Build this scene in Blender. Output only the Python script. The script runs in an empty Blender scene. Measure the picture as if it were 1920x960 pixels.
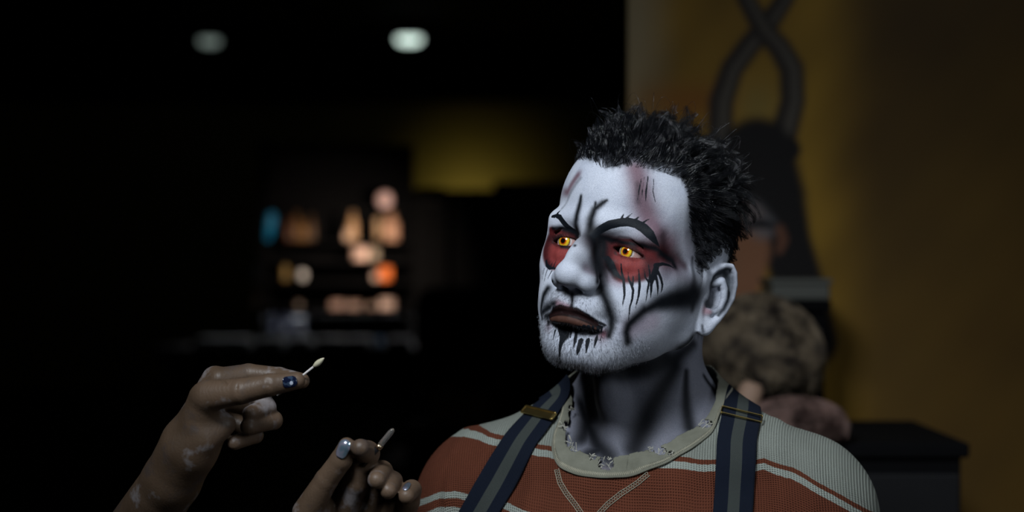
import bpy, math, random, os
import numpy as np
from mathutils import Vector
from mathutils.bvhtree import BVHTree
from concurrent.futures import ThreadPoolExecutor
random.seed(7); rng = np.random.default_rng(11)
C = bpy.context.scene.collection
sc = bpy.context.scene
TEST = globals().get('TEST_FLAGS', set())

# ------------------------------------------------------------------ camera
CAMZ = 1.25                      # lens height, metres
F = 3333.0                       # focal length in pixels of the 1920 px wide frame
cam = bpy.data.cameras.new('camera'); camo = bpy.data.objects.new('camera', cam); C.objects.link(camo)
camo.location = (0, 0, CAMZ); camo.rotation_euler = (math.pi/2, 0, 0)
cam.sensor_width = 36; cam.lens = 36*F/1920; cam.clip_start = 0.05; cam.clip_end = 60
cam.dof.use_dof = True; cam.dof.focus_distance = 1.54; cam.dof.aperture_fstop = 3.2; cam.dof.aperture_blades = 0
sc.camera = camo
# ------------------------------------------------------------------ world, view
w = bpy.data.worlds.new('world'); sc.world = w; w.use_nodes = True
w.node_tree.nodes['Background'].inputs[0].default_value = (0.5, 0.55, 0.6, 1)
w.node_tree.nodes['Background'].inputs[1].default_value = 0.0025
sc.view_settings.view_transform = 'Standard'; sc.view_settings.look = 'None'
sc.view_settings.exposure = 0.0; sc.view_settings.gamma = 1.0; sc.view_settings.use_curve_mapping = False
sc.cycles.use_denoising = True
# ------------------------------------------------------------------ lights
def area(name, loc, target, size, power, color, spread=180, size_y=None):
    l = bpy.data.lights.new(name, 'AREA'); l.energy = power; l.color = color; l.size = size
    if size_y: l.shape = 'RECTANGLE'; l.size_y = size_y
    l.spread = math.radians(spread)
    o = bpy.data.objects.new(name, l); C.objects.link(o); o.location = loc
    o.rotation_euler = (Vector(target)-Vector(loc)).to_track_quat('-Z', 'Y').to_euler()
    return o
area('key_light', (-0.40, 0.50, CAMZ+0.92), (0.08, 1.6, CAMZ), 0.42, 2.45, (0.86, 0.93, 1.0), 50)
area('side_light', (1.35, 0.25, CAMZ+0.35), (0.14, 1.58, CAMZ-0.02), 0.7, 0.56, (0.84, 0.92, 1.0), 50)
area('hall_light', (0.9, 1.0, CAMZ+1.2), (0.34, 2.9, CAMZ+0.35), 0.6, 1.75, (0.85, 0.92, 1.0), 140)

# ------------------------------------------------------------------ implicit surfaces (all in mm)
f32 = np.float32
def A(*a): return np.array(a, dtype=f32)
def smin(a, b, k):
    h = np.maximum(k-np.abs(a-b), 0)/k
    return np.minimum(a, b)-h*h*(k*0.25)
def smax(a, b, k): return -smin(-a, -b, k)
def ln(v): return np.sqrt(np.einsum('ij,ij->i', v, v))
def sph(P, c, r): return ln(P-A(*c))-f32(r)
def ell(P, c, r, R=None):
    q = P-A(*c)
    if R is not None: q = q@R
    r = A(*r); a = q/r; k0 = ln(a); k1 = ln(a/r)
    return k0*(k0-1)/np.maximum(k1, 1e-6)
def cap(P, a, b, ra, rb=None):
    rb = ra if rb is None else rb
    a = A(*a); b = A(*b); d = b-a; q = P-a
    t = np.clip((q@d)/f32(d@d), 0, 1)
    return ln(q-t[:, None]*d)-(f32(ra)+f32(rb-ra)*t)
def chain(P, pts, rs, k=0.0):
    d = None
    for i in range(len(pts)-1):
        e = cap(P, pts[i], pts[i+1], rs[i], rs[i+1])
        d = e if d is None else (smin(d, e, k) if k > 0 else np.minimum(d, e))
    return d
def rotm(ax, deg):
    t = math.radians(deg); c, s = math.cos(t), math.sin(t)
    if ax == 'x': return np.array([[1,0,0],[0,c,-s],[0,s,c]], f32)
    if ax == 'y': return np.array([[c,0,s],[0,1,0],[-s,0,c]], f32)
    return np.array([[c,-s,0],[s,c,0],[0,0,1]], f32)
POOL = ThreadPoolExecutor(4)
def ev(f, P, ch=60000):
    if len(P) <= ch: return f(P)
    return np.concatenate(list(POOL.map(f, [P[i:i+ch] for i in range(0, len(P), ch)])))
def grad(f, P, e=0.4):
    g = np.empty_like(P)
    for i in range(3):
        d = np.zeros(3, f32); d[i] = e
        g[:, i] = (ev(f, P+d)-ev(f, P-d))/(2*e)
    return g
def project(f, P, n=2, off=0.0):
    for _ in range(n):
        v = ev(f, P)-f32(off); g = grad(f, P); l2 = np.maximum((g*g).sum(1), 0.05)
        P = (P-np.clip(v/l2, -4, 4)[:, None]*g).astype(f32)
    return P
def nets(f, lo, hi, h, proj=2, B=5):
    """surface nets over a sparse block grid -> verts, quads"""
    lo = np.array(lo, f32); n = (np.ceil((np.array(hi)-lo)/(h*B)).astype(int))
    ax = [lo[i]+h*B*(np.arange(n[i])+0.5) for i in range(3)]
    G = np.stack(np.meshgrid(*ax, indexing='ij'), -1).reshape(-1, 3).astype(f32)
    v = ev(f, G).reshape(n)
    V = np.repeat(np.repeat(np.repeat(np.where(v > 0, f32(9), f32(-9)), B, 0), B, 1), B, 2)
    act = np.argwhere(np.abs(v) < h*B*1.35)
    o = np.stack(np.meshgrid(*[np.arange(B)]*3, indexing='ij'), -1).reshape(-1, 3)
    for s in range(0, len(act), 20000):
        I = (act[s:s+20000, None, :]*B+o[None]).reshape(-1, 3)
        V[I[:, 0], I[:, 1], I[:, 2]] = ev(f, (lo+(I+0.5)*h).astype(f32))
    neg = V < 0
    c8 = [(i, j, k) for i in (0, 1) for j in (0, 1) for k in (0, 1)]
    N = V.shape
    sl = lambda a, c: a[c[0]:N[0]-1+c[0], c[1]:N[1]-1+c[1], c[2]:N[2]-1+c[2]]
    cnt = sum(sl(neg, c).astype(np.int8) for c in c8)
    cells = np.argwhere((cnt > 0) & (cnt < 8))
    idx = -np.ones((N[0]-1, N[1]-1, N[2]-1), np.int32)
    idx[cells[:, 0], cells[:, 1], cells[:, 2]] = np.arange(len(cells))
    acc = np.zeros((len(cells), 3)); num = np.zeros(len(cells))
    for a in c8:
        for k in range(3):
            if a[k]: continue
            b = list(a); b[k] = 1
            va = V[cells[:, 0]+a[0], cells[:, 1]+a[1], cells[:, 2]+a[2]]
            vb = V[cells[:, 0]+b[0], cells[:, 1]+b[1], cells[:, 2]+b[2]]
            m = (va < 0) != (vb < 0)
            t = np.where(m, va/np.where(m, va-vb, 1), 0)
            p = np.tile(np.array(a, float), (len(cells), 1)); p[:, k] = t
            acc += p*m[:, None]; num += m
    P = (lo+(cells+acc/num[:, None]+0.5)*h).astype(f32)
    quads = []
    for k in range(3):
        i, j = (k+1) % 3, (k+2) % 3
        s0 = [slice(1, N[q]-1) for q in range(3)]; s0[k] = slice(0, N[k]-1)
        s1 = list(s0); s1[k] = slice(1, N[k])
        a, b = neg[tuple(s0)], neg[tuple(s1)]
        E = np.argwhere(a != b)
        fl = a[E[:, 0], E[:, 1], E[:, 2]]
        E = E+np.array([0 if q == k else 1 for q in range(3)])
        def g(di, dj):
            e = E.copy(); e[:, i] -= di; e[:, j] -= dj
            return idx[e[:, 0], e[:, 1], e[:, 2]]
        q = np.stack([g(1, 1), g(0, 1), g(0, 0), g(1, 0)], 1)
        q[~fl] = q[~fl][:, ::-1]
        quads.append(q[(q >= 0).all(1)])
    Q = np.concatenate(quads)
    if proj: P = project(f, P, proj)
    return P, Q
def mesh_from(name, P, Q, mats, parent=None, smooth=True, scale=0.001, off=(0, 0, CAMZ)):
    """P in mm (camera origin) -> mesh in metres; Q is an (n,3|4) array or list of tuples"""
    me = bpy.data.meshes.new(name)
    P = np.asarray(P, dtype=np.float64)*scale+np.array(off)
    if isinstance(Q, np.ndarray):
        k = Q.shape[1]
        me.vertices.add(len(P)); me.vertices.foreach_set('co', P.ravel().astype(f32))
        me.loops.add(Q.size); me.loops.foreach_set('vertex_index', Q.ravel().astype(np.int32))
        me.polygons.add(len(Q)); me.polygons.foreach_set('loop_start', np.arange(0, Q.size, k, dtype=np.int32))
        me.polygons.foreach_set('loop_total', np.full(len(Q), k, np.int32))
        me.update(calc_edges=True)
    else:
        me.from_pydata([tuple(p) for p in P], [], [tuple(q) for q in Q]); me.update()
    me.polygons.foreach_set('use_smooth', np.full(len(me.polygons), smooth)); 
    for m in (mats if isinstance(mats, (list, tuple)) else [mats]): me.materials.append(m)
    o = bpy.data.objects.new(name, me); C.objects.link(o)
    if parent: o.parent = parent
    return o
def attr(o, name, v):
    v = np.asarray(v, f32)
    if v.ndim == 2:
        a = o.data.attributes.new(name, 'FLOAT_COLOR', 'POINT')
        a.data.foreach_set('color', np.concatenate([v, np.ones((len(v), 1), f32)], 1).ravel())
    else:
        a = o.data.attributes.new(name, 'FLOAT', 'POINT'); a.data.foreach_set('value', v)
def ss(a, b, x):
    t = np.clip((x-a)/(b-a), 0, 1); return t*t*(3-2*t)

def px(x, y, d):                 # photo pixel + depth in mm -> point in mm, camera origin
    return np.array([(x-960)/F*d, d, -(y-480)/F*d], f32)

# ------------------------------------------------------------------ head pose
def pose(yaw, pit, rol, t):
    y, p, r = map(math.radians, (yaw, pit, rol))
    Rz = rotm('z', yaw); Rx = rotm('x', pit); Ry = rotm('y', rol)
    return (Ry@Rz@Rx).astype(f32), np.array(t, f32)
HM, HT = pose(-33, -4.5, 10.2, (112.0, 1600, -12.8))
HS = f32(0.985)
def to_head(P): return ((P-HT)@HM/HS).astype(f32)     # world mm -> head mm (face looks to -y)
def from_head(P): return ((np.asarray(P, f32)*HS)@HM.T+HT).astype(f32)

# ------------------------------------------------------------------ ear curves (2-D, b = backwards, u = up, mm)
def ear2(cx, cy):
    dx, dy = (cx-235)*0.0905, -(cy-440)*0.0905
    c, s = math.cos(math.radians(11)), math.sin(math.radians(11))
    return ((dx*c-dy*s)*1.04, dx*s+dy*c)
EAR_OUT = [ear2(*p) for p in [(235,215),(330,150),(450,112),(550,118),(600,190),(608,330),(570,480),(480,610),(380,720),(260,808),(185,830),(135,800),(140,700),(160,600),(200,440),(215,300)]]
EAR_RIM = [ear2(*p) for p in [(285,400),(262,335),(290,235),(360,178),(450,148),(535,155),(570,215),(574,330),(540,465),(458,585),(370,680),(290,745)]]
EAR_ANTI = [ear2(*p) for p in [(345,330),(420,300),(455,380),(450,480),(410,560),(340,600),(290,600)]]
EAR_ANTI2 = [ear2(*p) for p in [(350,285),(420,275),(455,330),(455,400)]]
def inpoly(b, u, poly):          # signed 2-D distance to a polygon
    d = np.full(b.shape, 1e9, f32); s = np.ones(b.shape, bool)
    n = len(poly)
    for i in range(n):
        x1, y1 = poly[i]; x0, y0 = poly[i-1]
        ex, ey = x0-x1, y0-y1; wx, wy = b-x1, u-y1
        t = np.clip((wx*ex+wy*ey)/(ex*ex+ey*ey), 0, 1)
        d = np.minimum(d, (wx-ex*t)**2+(wy-ey*t)**2)
        c1 = u >= y1; c2 = u < y0; c3 = ex*wy > ey*wx
        s ^= (c1 & c2 & c3) | (~c1 & ~c2 & ~c3)
    return np.sqrt(d)*np.where(s, 1, -1)
EO = A(71, 3, -11)
EN = A(0.87, -0.47, 0.10); EN /= ln(EN[None])[0]
EU = A(0, 0, 1)-EN*EN[2]; EU /= ln(EU[None])[0]
EB = np.cross(EU, EN).astype(f32)
if EB[1] < 0: EB = -EB
def sdf_ear(P):                  # P: head mm with x>=0
    q = P-EO; b, u, n = q@EB, q@EU, q@EN
    L = np.stack([b, u, n], 1)
    pd = inpoly(b, u, EAR_OUT)
    sag = 1.5-0.02*(pd*0)-5.0*ss(-2, -11, pd)                 # the plate dips towards the concha
    dn = np.abs(n-sag)-1.3
    w_ = np.maximum(pd+1.4, 0); z_ = np.maximum(dn, 0)
    d = np.sqrt(w_*w_+z_*z_)+np.minimum(np.maximum(pd+1.4, dn), 0)-1.0
    c3 = lambda pts, nn: [(p[0], p[1], h) for p, h in zip(pts, nn)]
    d = smin(d, chain(L, c3(EAR_RIM, [-3,0,2.2,3.2,3.8,3.8,3.6,3.4,3.0,2.6,2.2,1.4]), [2.2,2.6,2.8,2.9,2.7,2.5,2.4,2.4,2.4,2.6,3.0,3.4]), 2.0)
    d = smin(d, chain(L, c3(EAR_ANTI, [0.5,2.4,2.8,2.6,2.0,1.0,0.2]), [3.2,4.0,3.4,3.2,3.2,3.0,2.6]), 3.0)
    lob = ear2(235, 745)
    d = smin(d, ell(L, (lob[0], lob[1], 1.0), (8.5, 9, 3.4)), 4)
    at = ear2(262, 610); d = smin(d, ell(L, (at[0], at[1], 0.6), (5, 4, 3.6)), 3)
    return d

def sdf_head(P, ears=True):      # head mm
    X = P[:, 0]; Y = P[:, 1]; Z = P[:, 2]
    S = P.copy(); S[:, 0] = np.abs(X)
    d = ell(S, (0, 4, 42), (77, 95, 86))
    d = smin(d, ell(S, (0, -22, 58), (64, 74, 62)), 14)          # forehead
    d = smin(d, ell(S, (0, -30, -12), (62, 58, 66)), 16)         # mid face
    d = smin(d, ell(S, (0, -50, -46), (44, 42, 42)), 16)         # muzzle
    d = smin(d, cap(S, (55, -4, -44), (18, -64, -83), 14, 14), 18)  # mandible
    d = smin(d, cap(S, (0, -70, -85), (9, -68, -85), 15, 14), 14)   # chin
    d = smin(d, ell(S, (0, -79, -85), (13, 9, 11)), 12)
    d = smin(d, ell(S, (38, -36, -42), (27, 38, 36)), 14)
    d = smin(d, ell(S, (0, -22, -60), (44, 44, 25)), 16)         # floor of the jaw
    d = smin(d, cap(S, (60, 2, -8), (57, -4, -50), 11, 11), 14)  # ramus
    d = smin(d, ell(S, (44, -58, -11), (19, 16, 15)), 18)
    d = smin(d, ell(S, (24, -60, -68), (19, 22, 26)), 14)
    d = smin(d, ell(S, (58, -22, -22), (14, 30, 22)), 14)        # cheekbone
    d = smin(d, cap(S, (57, -46, -5), (66, -8, 0), 7, 6), 16)    # zygomatic arch
    d = smin(d, ell(S, (30, -70, -34), (18, 14, 20)), 14)        # cheek
    d = smin(d, chain(S, [(5,-88,27),(48,-74,26),(51,-64,2)], [9.5,8.5,7.5]), 12)   # brow ridge
    # eye sockets
    d = smax(d, -ell(S, (31, -97, 8), (19, 17, 13)), 12)
    E = (32, -70, 8)
    d = smin(d, ell(S, (33, -76, 20), (19, 9, 7.5)), 5)            # hooded fold under the brow
    d = smin(d, sph(S, E, 13.9), 3.5)
    d = smin(d, chain(S, [(15,-74,0),(24,-79.5,-3.5),(34,-79,-5),(46,-70,-2)], [4,4.4,4.6,4]), 5)  # lower lid bag
    q = S-A(*E); u_ = (q[:, 0]+1.6)/16.3; v_ = q[:, 2]+q[:, 0]*0.10
    a_ = np.clip(1-u_*u_, 0, 1)
    up = 2.9*a_**0.8*(1-0.15*u_)-0.3; lo_ = -4.2*a_**0.85*(1+0.1*u_)-0.3
    o = np.maximum(v_-up, lo_-v_)*0.8
    o = np.maximum(o, np.abs(u_)*16.3-16.0); o = np.maximum(o, -(-q[:, 1]-2))
    d = smax(d, -o, 1.0)
    # lid crease
    d = smax(d, -chain(S, [(17,-84,10.5),(25,-86,17.0),(34,-85.5,17.5),(44,-78,14.5),(49,-70,9)], [0.8,1.1,1.1,0.9,0.6]), 2.5)
    # nose
    n = cap(S, (0, -88, 22), (0, -103, -4), 7.5, 8.5)
    n = smin(n, ell(S, (0, -101, -14), (13.5, 12.5, 17)), 6)
    n = smin(n, cap(S, (0, -101, 2), (0, -114, -21), 8, 10), 6)
    n = smin(n, ell(S, (0, -114.5, -23.5), (12, 9.5, 9.2)), 8)
    n = smin(n, ell(S, (14, -102, -27.5), (7.5, 12, 8.5)), 8)
    n = smin(n, cap(S, (9, -82, 4), (13, -92, -22), 7, 9), 10)
    d = smin(d, n, 9)
    d = smin(d, cap(S, (0, -110, -30.5), (0, -98, -34), 3.4, 4), 4)
    d = smax(d, -cap(S, (7, -106, -37.5), (7.5, -102, -31), 2.8, 2.2), 2.5)
    d = smax(d, -chain(S, [(21,-96,-20),(23.5,-93,-28),(20,-95,-35)], [1.0,1.3,0.8]), 5)
    # nasolabial fold, philtrum, lips
    d = smax(d, -chain(S, [(23,-94,-31),(31,-89,-43),(36,-82,-55)], [1.0,2.0,0.6]), 9)
    d = smin(d, ell(S, (0, -88, -46), (25, 15.5, 14)), 8)
    d = smin(d, ell(S, (15, -88, -45), (9, 10, 9)), 8)
    d = smax(d, -cap(S, (0, -107.5, -40), (0, -106.5, -47), 2.4, 2.8), 4)
    d = smin(d, chain(S, [(0,-98.5,-51.5),(7,-99,-50.5),(17,-94,-53.5),(27,-85,-60.5)], [3.8,4.1,3.5,1.6]), 4.5)
    d = smin(d, chain(S, [(0,-97,-61),(9,-96,-61.5),(18,-91.5,-62),(26,-85.5,-62.5)], [4.8,4.7,3.9,1.8]), 4.5)
    d = smax(d, -chain(S, [(0,-104,-56),(8,-103,-55.8),(17,-98,-57.7),(28,-88.5,-62.4)], [1.9,1.9,1.6,1.2]), 2.5)
    d = smax(d, -ell(S, (0, -101, -75), (17, 9, 6)), 9)          # sulcus under the lip
        # frown lines, temple hollow
    d = smax(d, -cap(S, (7.5, -103, 22), (9, -103, 40), 1.5, 0.8), 5)
    d = smax(d, -ell(S, (90, -42, 34), (20, 26, 28)), 22)
    if ears:
        m = (S[:, 0] > 52) & (np.abs(S[:, 1]-12) < 52) & (np.abs(S[:, 2]+2) < 56)
        if m.any():
            T = S[m]; e = sdf_ear(T); dm = d[m]
            q = T-EO; L = np.stack([q@EB, q@EU, q@EN], 1)
            tr = ear2(243, 430)
            dm = smin(dm, e, 4.0)
            cc = ear2(335, 480)
            dm = smin(dm, ell(L, (cc[0]-2, cc[1]-1, -10), (10, 13, 7)), 4)
            dm = smax(dm, -ell(L, (cc[0], cc[1], -0.5), (5.8, 9.0, 6.0)), 3)     # concha
            cn = ear2(265, 520); dm = smax(dm, -ell(L, (cn[0], cn[1], -2), (3.5, 4, 5)), 2.5)
            dm = smin(dm, ell(L, (tr[0], tr[1], 0.5), (3.6, 6.2, 4.0)), 3)
            d[m] = dm
    return d

# ------------------------------------------------------------------ body (world mm, camera origin)
BY = math.radians(14)
BL = A(math.cos(BY), -math.sin(BY), 0); BB = A(math.sin(BY), math.cos(BY), 0)   # his left, his back
BC = A(119, 1642, -190)                                                        # base of the neck
def bodyp(x, y, z): return tuple(BC+BL*x+BB*y+A(0, 0, z))                       # body frame -> world
def to_body(P):
    q = P-BC
    return np.stack([q@BL, q@BB, q[:, 2]], 1).astype(f32)
def sdf_torso(B):
    S = B.copy(); S[:, 0] = np.abs(B[:, 0])
    d = ell(S, (0, 8, -150), (172, 108, 190))
    d = smin(d, ell(S, (70, -32, -110), (80, 62, 70)), 50)        # chest
    d = smin(d, cap(S, (28, 22, 46), (146, 6, -22), 34, 38), 36)   # shoulder slope
    d = smin(d, ell(S, (152, 2, -38), (50, 52, 56)), 26)           # deltoid
    d = smin(d, cap(S, (162, 4, -50), (190, 20, -330), 47, 40), 22)  # upper arm
    d = smin(d, cap(S, (20, -52, -12), (120, -18, 6), 13, 13), 26)   # collar bone
    d = smin(d, ell(S, (0, 10, -330), (150, 100, 140)), 50)
    return d
def sdf_neck(B):
    S = B.copy(); S[:, 0] = np.abs(B[:, 0])
    d = cap(B, (-7, 2, 175), (0, 8, -10), 46, 50)
    d = smin(d, cap(S, (46, 20, 125), (14, -44, -8), 10, 9), 12)   # tendon down to the collar bone
    d = smin(d, cap(B, (-24, -42, 80), (-8, -46, 0), 12, 11), 16)  # windpipe
    d = smin(d, ell(B, (-20, -50, 62), (10, 8, 14)), 12)           # larynx
    d = smin(d, cap(S, (18, 26, 115), (60, 24, 10), 22, 25), 24)    # back slope
    return d
def sdf_skin(P):
    B = to_body(P)
    n = sdf_neck(B)
    n = smin(n, sdf_torso(B), 22)
    H = to_head(P); out = n.copy()
    m = P[:, 2] > -190
    if m.any():
        h = sdf_head(H[m])*HS
        out[m] = smin(h, n[m], 13)
    return out

# ------------------------------------------------------------------ tags
def tag(o, label=None, cat=None, group=None, kind=None):
    if label: o['label'] = label
    if cat: o['category'] = cat
    if group: o['group'] = group
    if kind: o['kind'] = kind
    return o
def empty(name, loc, rz=0):
    o = bpy.data.objects.new(name, None); o.empty_display_size = 0.05; C.objects.link(o)
    o.location = loc; o.rotation_euler = (0, 0, rz); return o
def adopt(o, root):                       # parent without moving
    o.parent = root; o.matrix_parent_inverse = root.matrix_basis.inverted(); return o

# ------------------------------------------------------------------ material helper
class NT:
    def __init__(s, name):
        s.m = bpy.data.materials.new(name); s.m.use_nodes = True; s.t = s.m.node_tree
        s.b = s.t.nodes['Principled BSDF']
    def n(s, kind, **kw):
        x = s.t.nodes.new(kind)
        for k, v in kw.items(): setattr(x, k, v)
        return x
    def l(s, a, b): s.t.links.new(a, b)
    def math(s, op, a, b=None, c=None, clamp=False):
        x = s.n('ShaderNodeMath', operation=op); x.use_clamp = clamp
        for i, v in enumerate((a, b, c)):
            if v is None: continue
            if isinstance(v, (int, float)): x.inputs[i].default_value = v
            else: s.l(v, x.inputs[i])
        return x.outputs[0]
    def mix(s, f, a, b, kind='MIX'):
        x = s.n('ShaderNodeMix', data_type='RGBA', blend_type=kind)
        for i, v in ((0, f), (6, a), (7, b)):
            if isinstance(v, (int, float)): x.inputs[i].default_value = v
            elif isinstance(v, tuple): x.inputs[i].default_value = (*v, 1)
            else: s.l(v, x.inputs[i])
        return x.outputs[2]
    def noise(s, scale, detail=2, rough=0.5, co=None, col=False):
        x = s.n('ShaderNodeTexNoise'); x.inputs['Scale'].default_value = scale
        x.inputs['Detail'].default_value = detail; x.inputs['Roughness'].default_value = rough
        s.l(co if co is not None else s.obj(), x.inputs['Vector'])
        return x.outputs['Color' if col else 'Fac']
    def obj(s):
        x = s.n('ShaderNodeTexCoord'); return x.outputs['Object']
    def attr(s, name, col=False):
        x = s.n('ShaderNodeAttribute', attribute_name=name); return x.outputs['Color' if col else 'Fac']
    def ramp(s, f, stops, mode='LINEAR'):
        x = s.n('ShaderNodeValToRGB'); x.color_ramp.interpolation = mode
        e = x.color_ramp.elements
        while len(e) < len(stops): e.new(0.5)
        for el, (p, c) in zip(e, stops): el.position = p; el.color = (*c, 1)
        s.l(f, x.inputs[0]); return x.outputs[0]
    def bump(s, h, dist, strength=1.0, prev=None):
        x = s.n('ShaderNodeBump'); x.inputs['Distance'].default_value = dist; x.inputs['Strength'].default_value = strength
        s.l(h, x.inputs['Height'])
        if prev is not None: s.l(prev, x.inputs['Normal'])
        s.l(x.outputs[0], s.b.inputs['Normal']); return x.outputs[0]
    def set(s, **kw):
        for k, v in kw.items():
            i = s.b.inputs[k.replace('_', ' ')]
            if isinstance(v, tuple): i.default_value = (*v, 1) if len(v) == 3 else v
            elif isinstance(v, (int, float)): i.default_value = v
            else: s.l(v, i)
        return s.m
def simple(name, c, rough=0.6, metal=0.0, var=0.0, scale=60, bump=0.0, **kw):
    s = NT(name)
    if var:
        n = s.noise(scale, 3)
        col = s.mix(n, tuple(x*(1-var) for x in c), tuple(min(1, x*(1+var)) for x in c)); s.set(Base_Color=col)
    else: s.set(Base_Color=c)
    if bump: s.bump(s.noise(scale*3, 3), bump)
    return s.set(Roughness=rough, Metallic=metal, **kw)

# ------------------------------------------------------------------ pixels of the photograph onto surfaces
def surf(f, pts, d0=1380., dmax=1950.):
    pts = np.array(pts, float); r = np.stack([(pts[:, 0]-960)/F, np.ones(len(pts)), -(pts[:, 1]-480)/F], 1)
    r /= np.linalg.norm(r, axis=1)[:, None]
    t = np.full(len(pts), d0)
    for _ in range(90):
        v = f((r*t[:, None]).astype(f32)); t = np.minimum(t+v*0.75, dmax)
    return (r*t[:, None]).astype(f32)
def seg_field(P, polys, mode):
    """polys: list of (points (n,3), halfwidths n); mode 'd' -> min(dist-width), 'r' -> min(dist/width)"""
    out = np.full(len(P), 1e3, f32)
    for pts, ws in polys:
        pts = np.asarray(pts, f32); R = max(ws)*(2.6 if mode == 'r' else 1)+4
        m = np.where(((P > pts.min(0)-R) & (P < pts.max(0)+R)).all(1))[0]
        if not len(m): continue
        Q = P[m]; o = out[m]
        for i in range(len(pts)-1):
            a, b = pts[i], pts[i+1]; d = b-a; t = np.clip(((Q-a)@d)/max(float(d@d), 1e-6), 0, 1)
            D = ln(Q-a-t[:, None]*d); W = ws[i]+(ws[i+1]-ws[i])*t
            o = np.minimum(o, D-W if mode == 'd' else D/W)
        out[m] = o
    return out

# ------------------------------------------------------------------ the sitter: body
person = empty('person', (0.119, 1.642, 0.0))
tag(person, 'man with white, black and red horror face paint, striped shirt and navy braces, looking aside', 'person')
HH = 1.0 if 'coarse' not in TEST else 1.8
P, Q = nets(sdf_skin, (-110, 1430, -262), (345, 1790, 140), HH)
H = to_head(P)
NB = len(P)
print('body verts', NB)
K = 0.48                                                      # mm per pixel at the face
def crop(x0, y0, s): return lambda pts: [(x0+p[0]/s, y0+p[1]/s, p[2]/s*K) for p in pts]
cA, cB, cE1, cE2 = crop(980,160,3.2), crop(980,400,3.0), crop(1000,400,12.0), crop(1100,400,5.333)
cM, cJ, cN, c5 = crop(1000,470,5.65), crop(1000,570,5.647), crop(760,680,2.4), crop(1270,470,5.333)
def lay(lst):                                                # photo strokes -> 3-D strokes in head mm
    allp = [(p[0], p[1]) for s in lst for p in s]
    W = to_head(surf(sdf_skin, allp)); out = []; i = 0
    for s in lst:
        out.append((W[i:i+len(s)], [p[2] for p in s])); i += len(s)
    return out
def far_copy(polys): return [(p*A(-1, 1, 1), w_) for p, w_ in polys]
az = np.degrees(np.arctan2(H[:, 0], -H[:, 1]))
FAR = ss(-42, -55, az)                                        # the side of the face turned away
def field(near, far=(), mode='r'):
    n_ = lay(list(near)+list(far))
    f = seg_field(H, n_, mode)
    g = seg_field(H, far_copy(n_[:len(near)]), mode)
    return np.where(FAR > 0.5, np.minimum(g, f), f)
def soft(f, p=1.0): return np.exp(-(np.clip(f*0.64, 0, 9)**2.4)*p)
def solid(f, e=0.35): return 1-ss(1-e, 1+e, f)

col = np.tile(A(0.50, 0.525, 0.59), (NB, 1))
def over(c, a):
    global col
    a = np.clip(a, 0, 1)[:, None].astype(f32); col = col*(1-a)+A(*c)*a
BLK = (0.004, 0.005, 0.007)
Bz = to_body(P)
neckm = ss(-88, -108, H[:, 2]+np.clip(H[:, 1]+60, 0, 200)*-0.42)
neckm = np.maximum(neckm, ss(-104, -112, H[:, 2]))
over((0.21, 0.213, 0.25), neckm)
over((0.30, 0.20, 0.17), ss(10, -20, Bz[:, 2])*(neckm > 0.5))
ZH = np.interp(np.abs(az), [0,12,30,44,49,53,58,68,74,80,86,96,110,122,134,150,180], [77,83,85,83,74,58,44,28,8,4,22,34,34,12,-22,-45,-52])
hm = H[:, 2]-ZH
# mauve and dark red washes
over((0.11, 0.035, 0.05), 0.85*soft(field([cA([(680,500,50),(705,600,52),(720,700,56),(755,800,60),(810,880,66),(870,960,66)])], [cA([(330,540,22),(270,640,22),(215,720,22)])])))
over((0.10, 0.02, 0.025), 0.85*soft(field([cE2([(800,470,90),(860,500,60)]), cE2([(180,330,50),(150,400,40)])], [cE1([(420,380,60),(460,500,70)])])))
over((0.16, 0.06, 0.09), 0.5*soft(field([cJ([(1050,260,90),(1250,180,90)]), cM([(560,190,40),(700,280,30)]), cM([(720,890,60)]*2), cE2([(220,640,50),(330,690,40)])], [cM([(160,800,40)]*2)])))
over((0.20, 0.03, 0.05), 0.7*soft(field([cM([(745,880,30)]*2)], [cM([(250,560,30),(370,600,25)])])))
# red around the eyes
red = field([cE2([(290,300,40),(420,300,40),(560,380,40),(640,430,60)]), cE2([(330,560,70),(450,570,95),(560,560,95),(660,500,70)]), cE2([(170,370,60),(240,440,60)]), cE2([(230,500,60),(300,560,60)])],
            [cE1([(440,420,110),(470,620,120),(560,880,140),(760,900,120),(920,800,60)]), cE1([(560,440,60),(760,460,70),(940,560,60)]), cM([(200,90,50),(250,60,60),(300,40,55)])])
ex = np.sqrt(((np.abs(H[:, 0])-34)/24)**2+((H[:, 2]+1)/19)**2)
redm = np.maximum(1-ss(0.75, 1.25, red), (1-ss(0.85, 1.1, ex))*(1-ss(10, 16, H[:, 2]))*(H[:, 1] < -52)*ss(-87, -84, H[:, 1]))
redm = np.where((np.abs(H[:, 0]) < 15.5) & (H[:, 1] < -86), 0, redm)
over((0.20, 0.018, 0.014), 0.96*redm)
nzr = 0.5+0.25*np.sin(H[:, 0]*1.9+H[:, 2]*0.7)+0.25*np.sin(H[:, 0]*0.8-H[:, 2]*1.3+1)
over((0.032, 0.007, 0.007), 0.93*redm*np.maximum(ss(5, 11, H[:, 2]), 0.85*ss(42, 54, np.abs(H[:, 0]))))
over((0.05, 0.008, 0.010), 0.85*redm*ss(0.62, 0.95, ex+0.12*nzr))
P5 = lambda pts: [(x, y, w_*K) for x, y, w_ in pts]
over((0.030, 0.007, 0.008), 0.93*soft(field([P5([(1112,452,16),(1150,450,9),(1190,455,9),(1228,468,13),(1268,488,14),(1282,498,8)]), P5([(1118,470,15),(1124,490,15),(1132,500,10)])], [P5([(1034,444,7),(1060,438,6),(1080,444,7)])]), 0.8))
over((0.11, 0.085, 0.11), 0.6*soft(field([P5([(1245,512,14),(1280,515,16),(1298,530,12)]), P5([(1292,440,10),(1296,480,12)])])))
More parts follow.
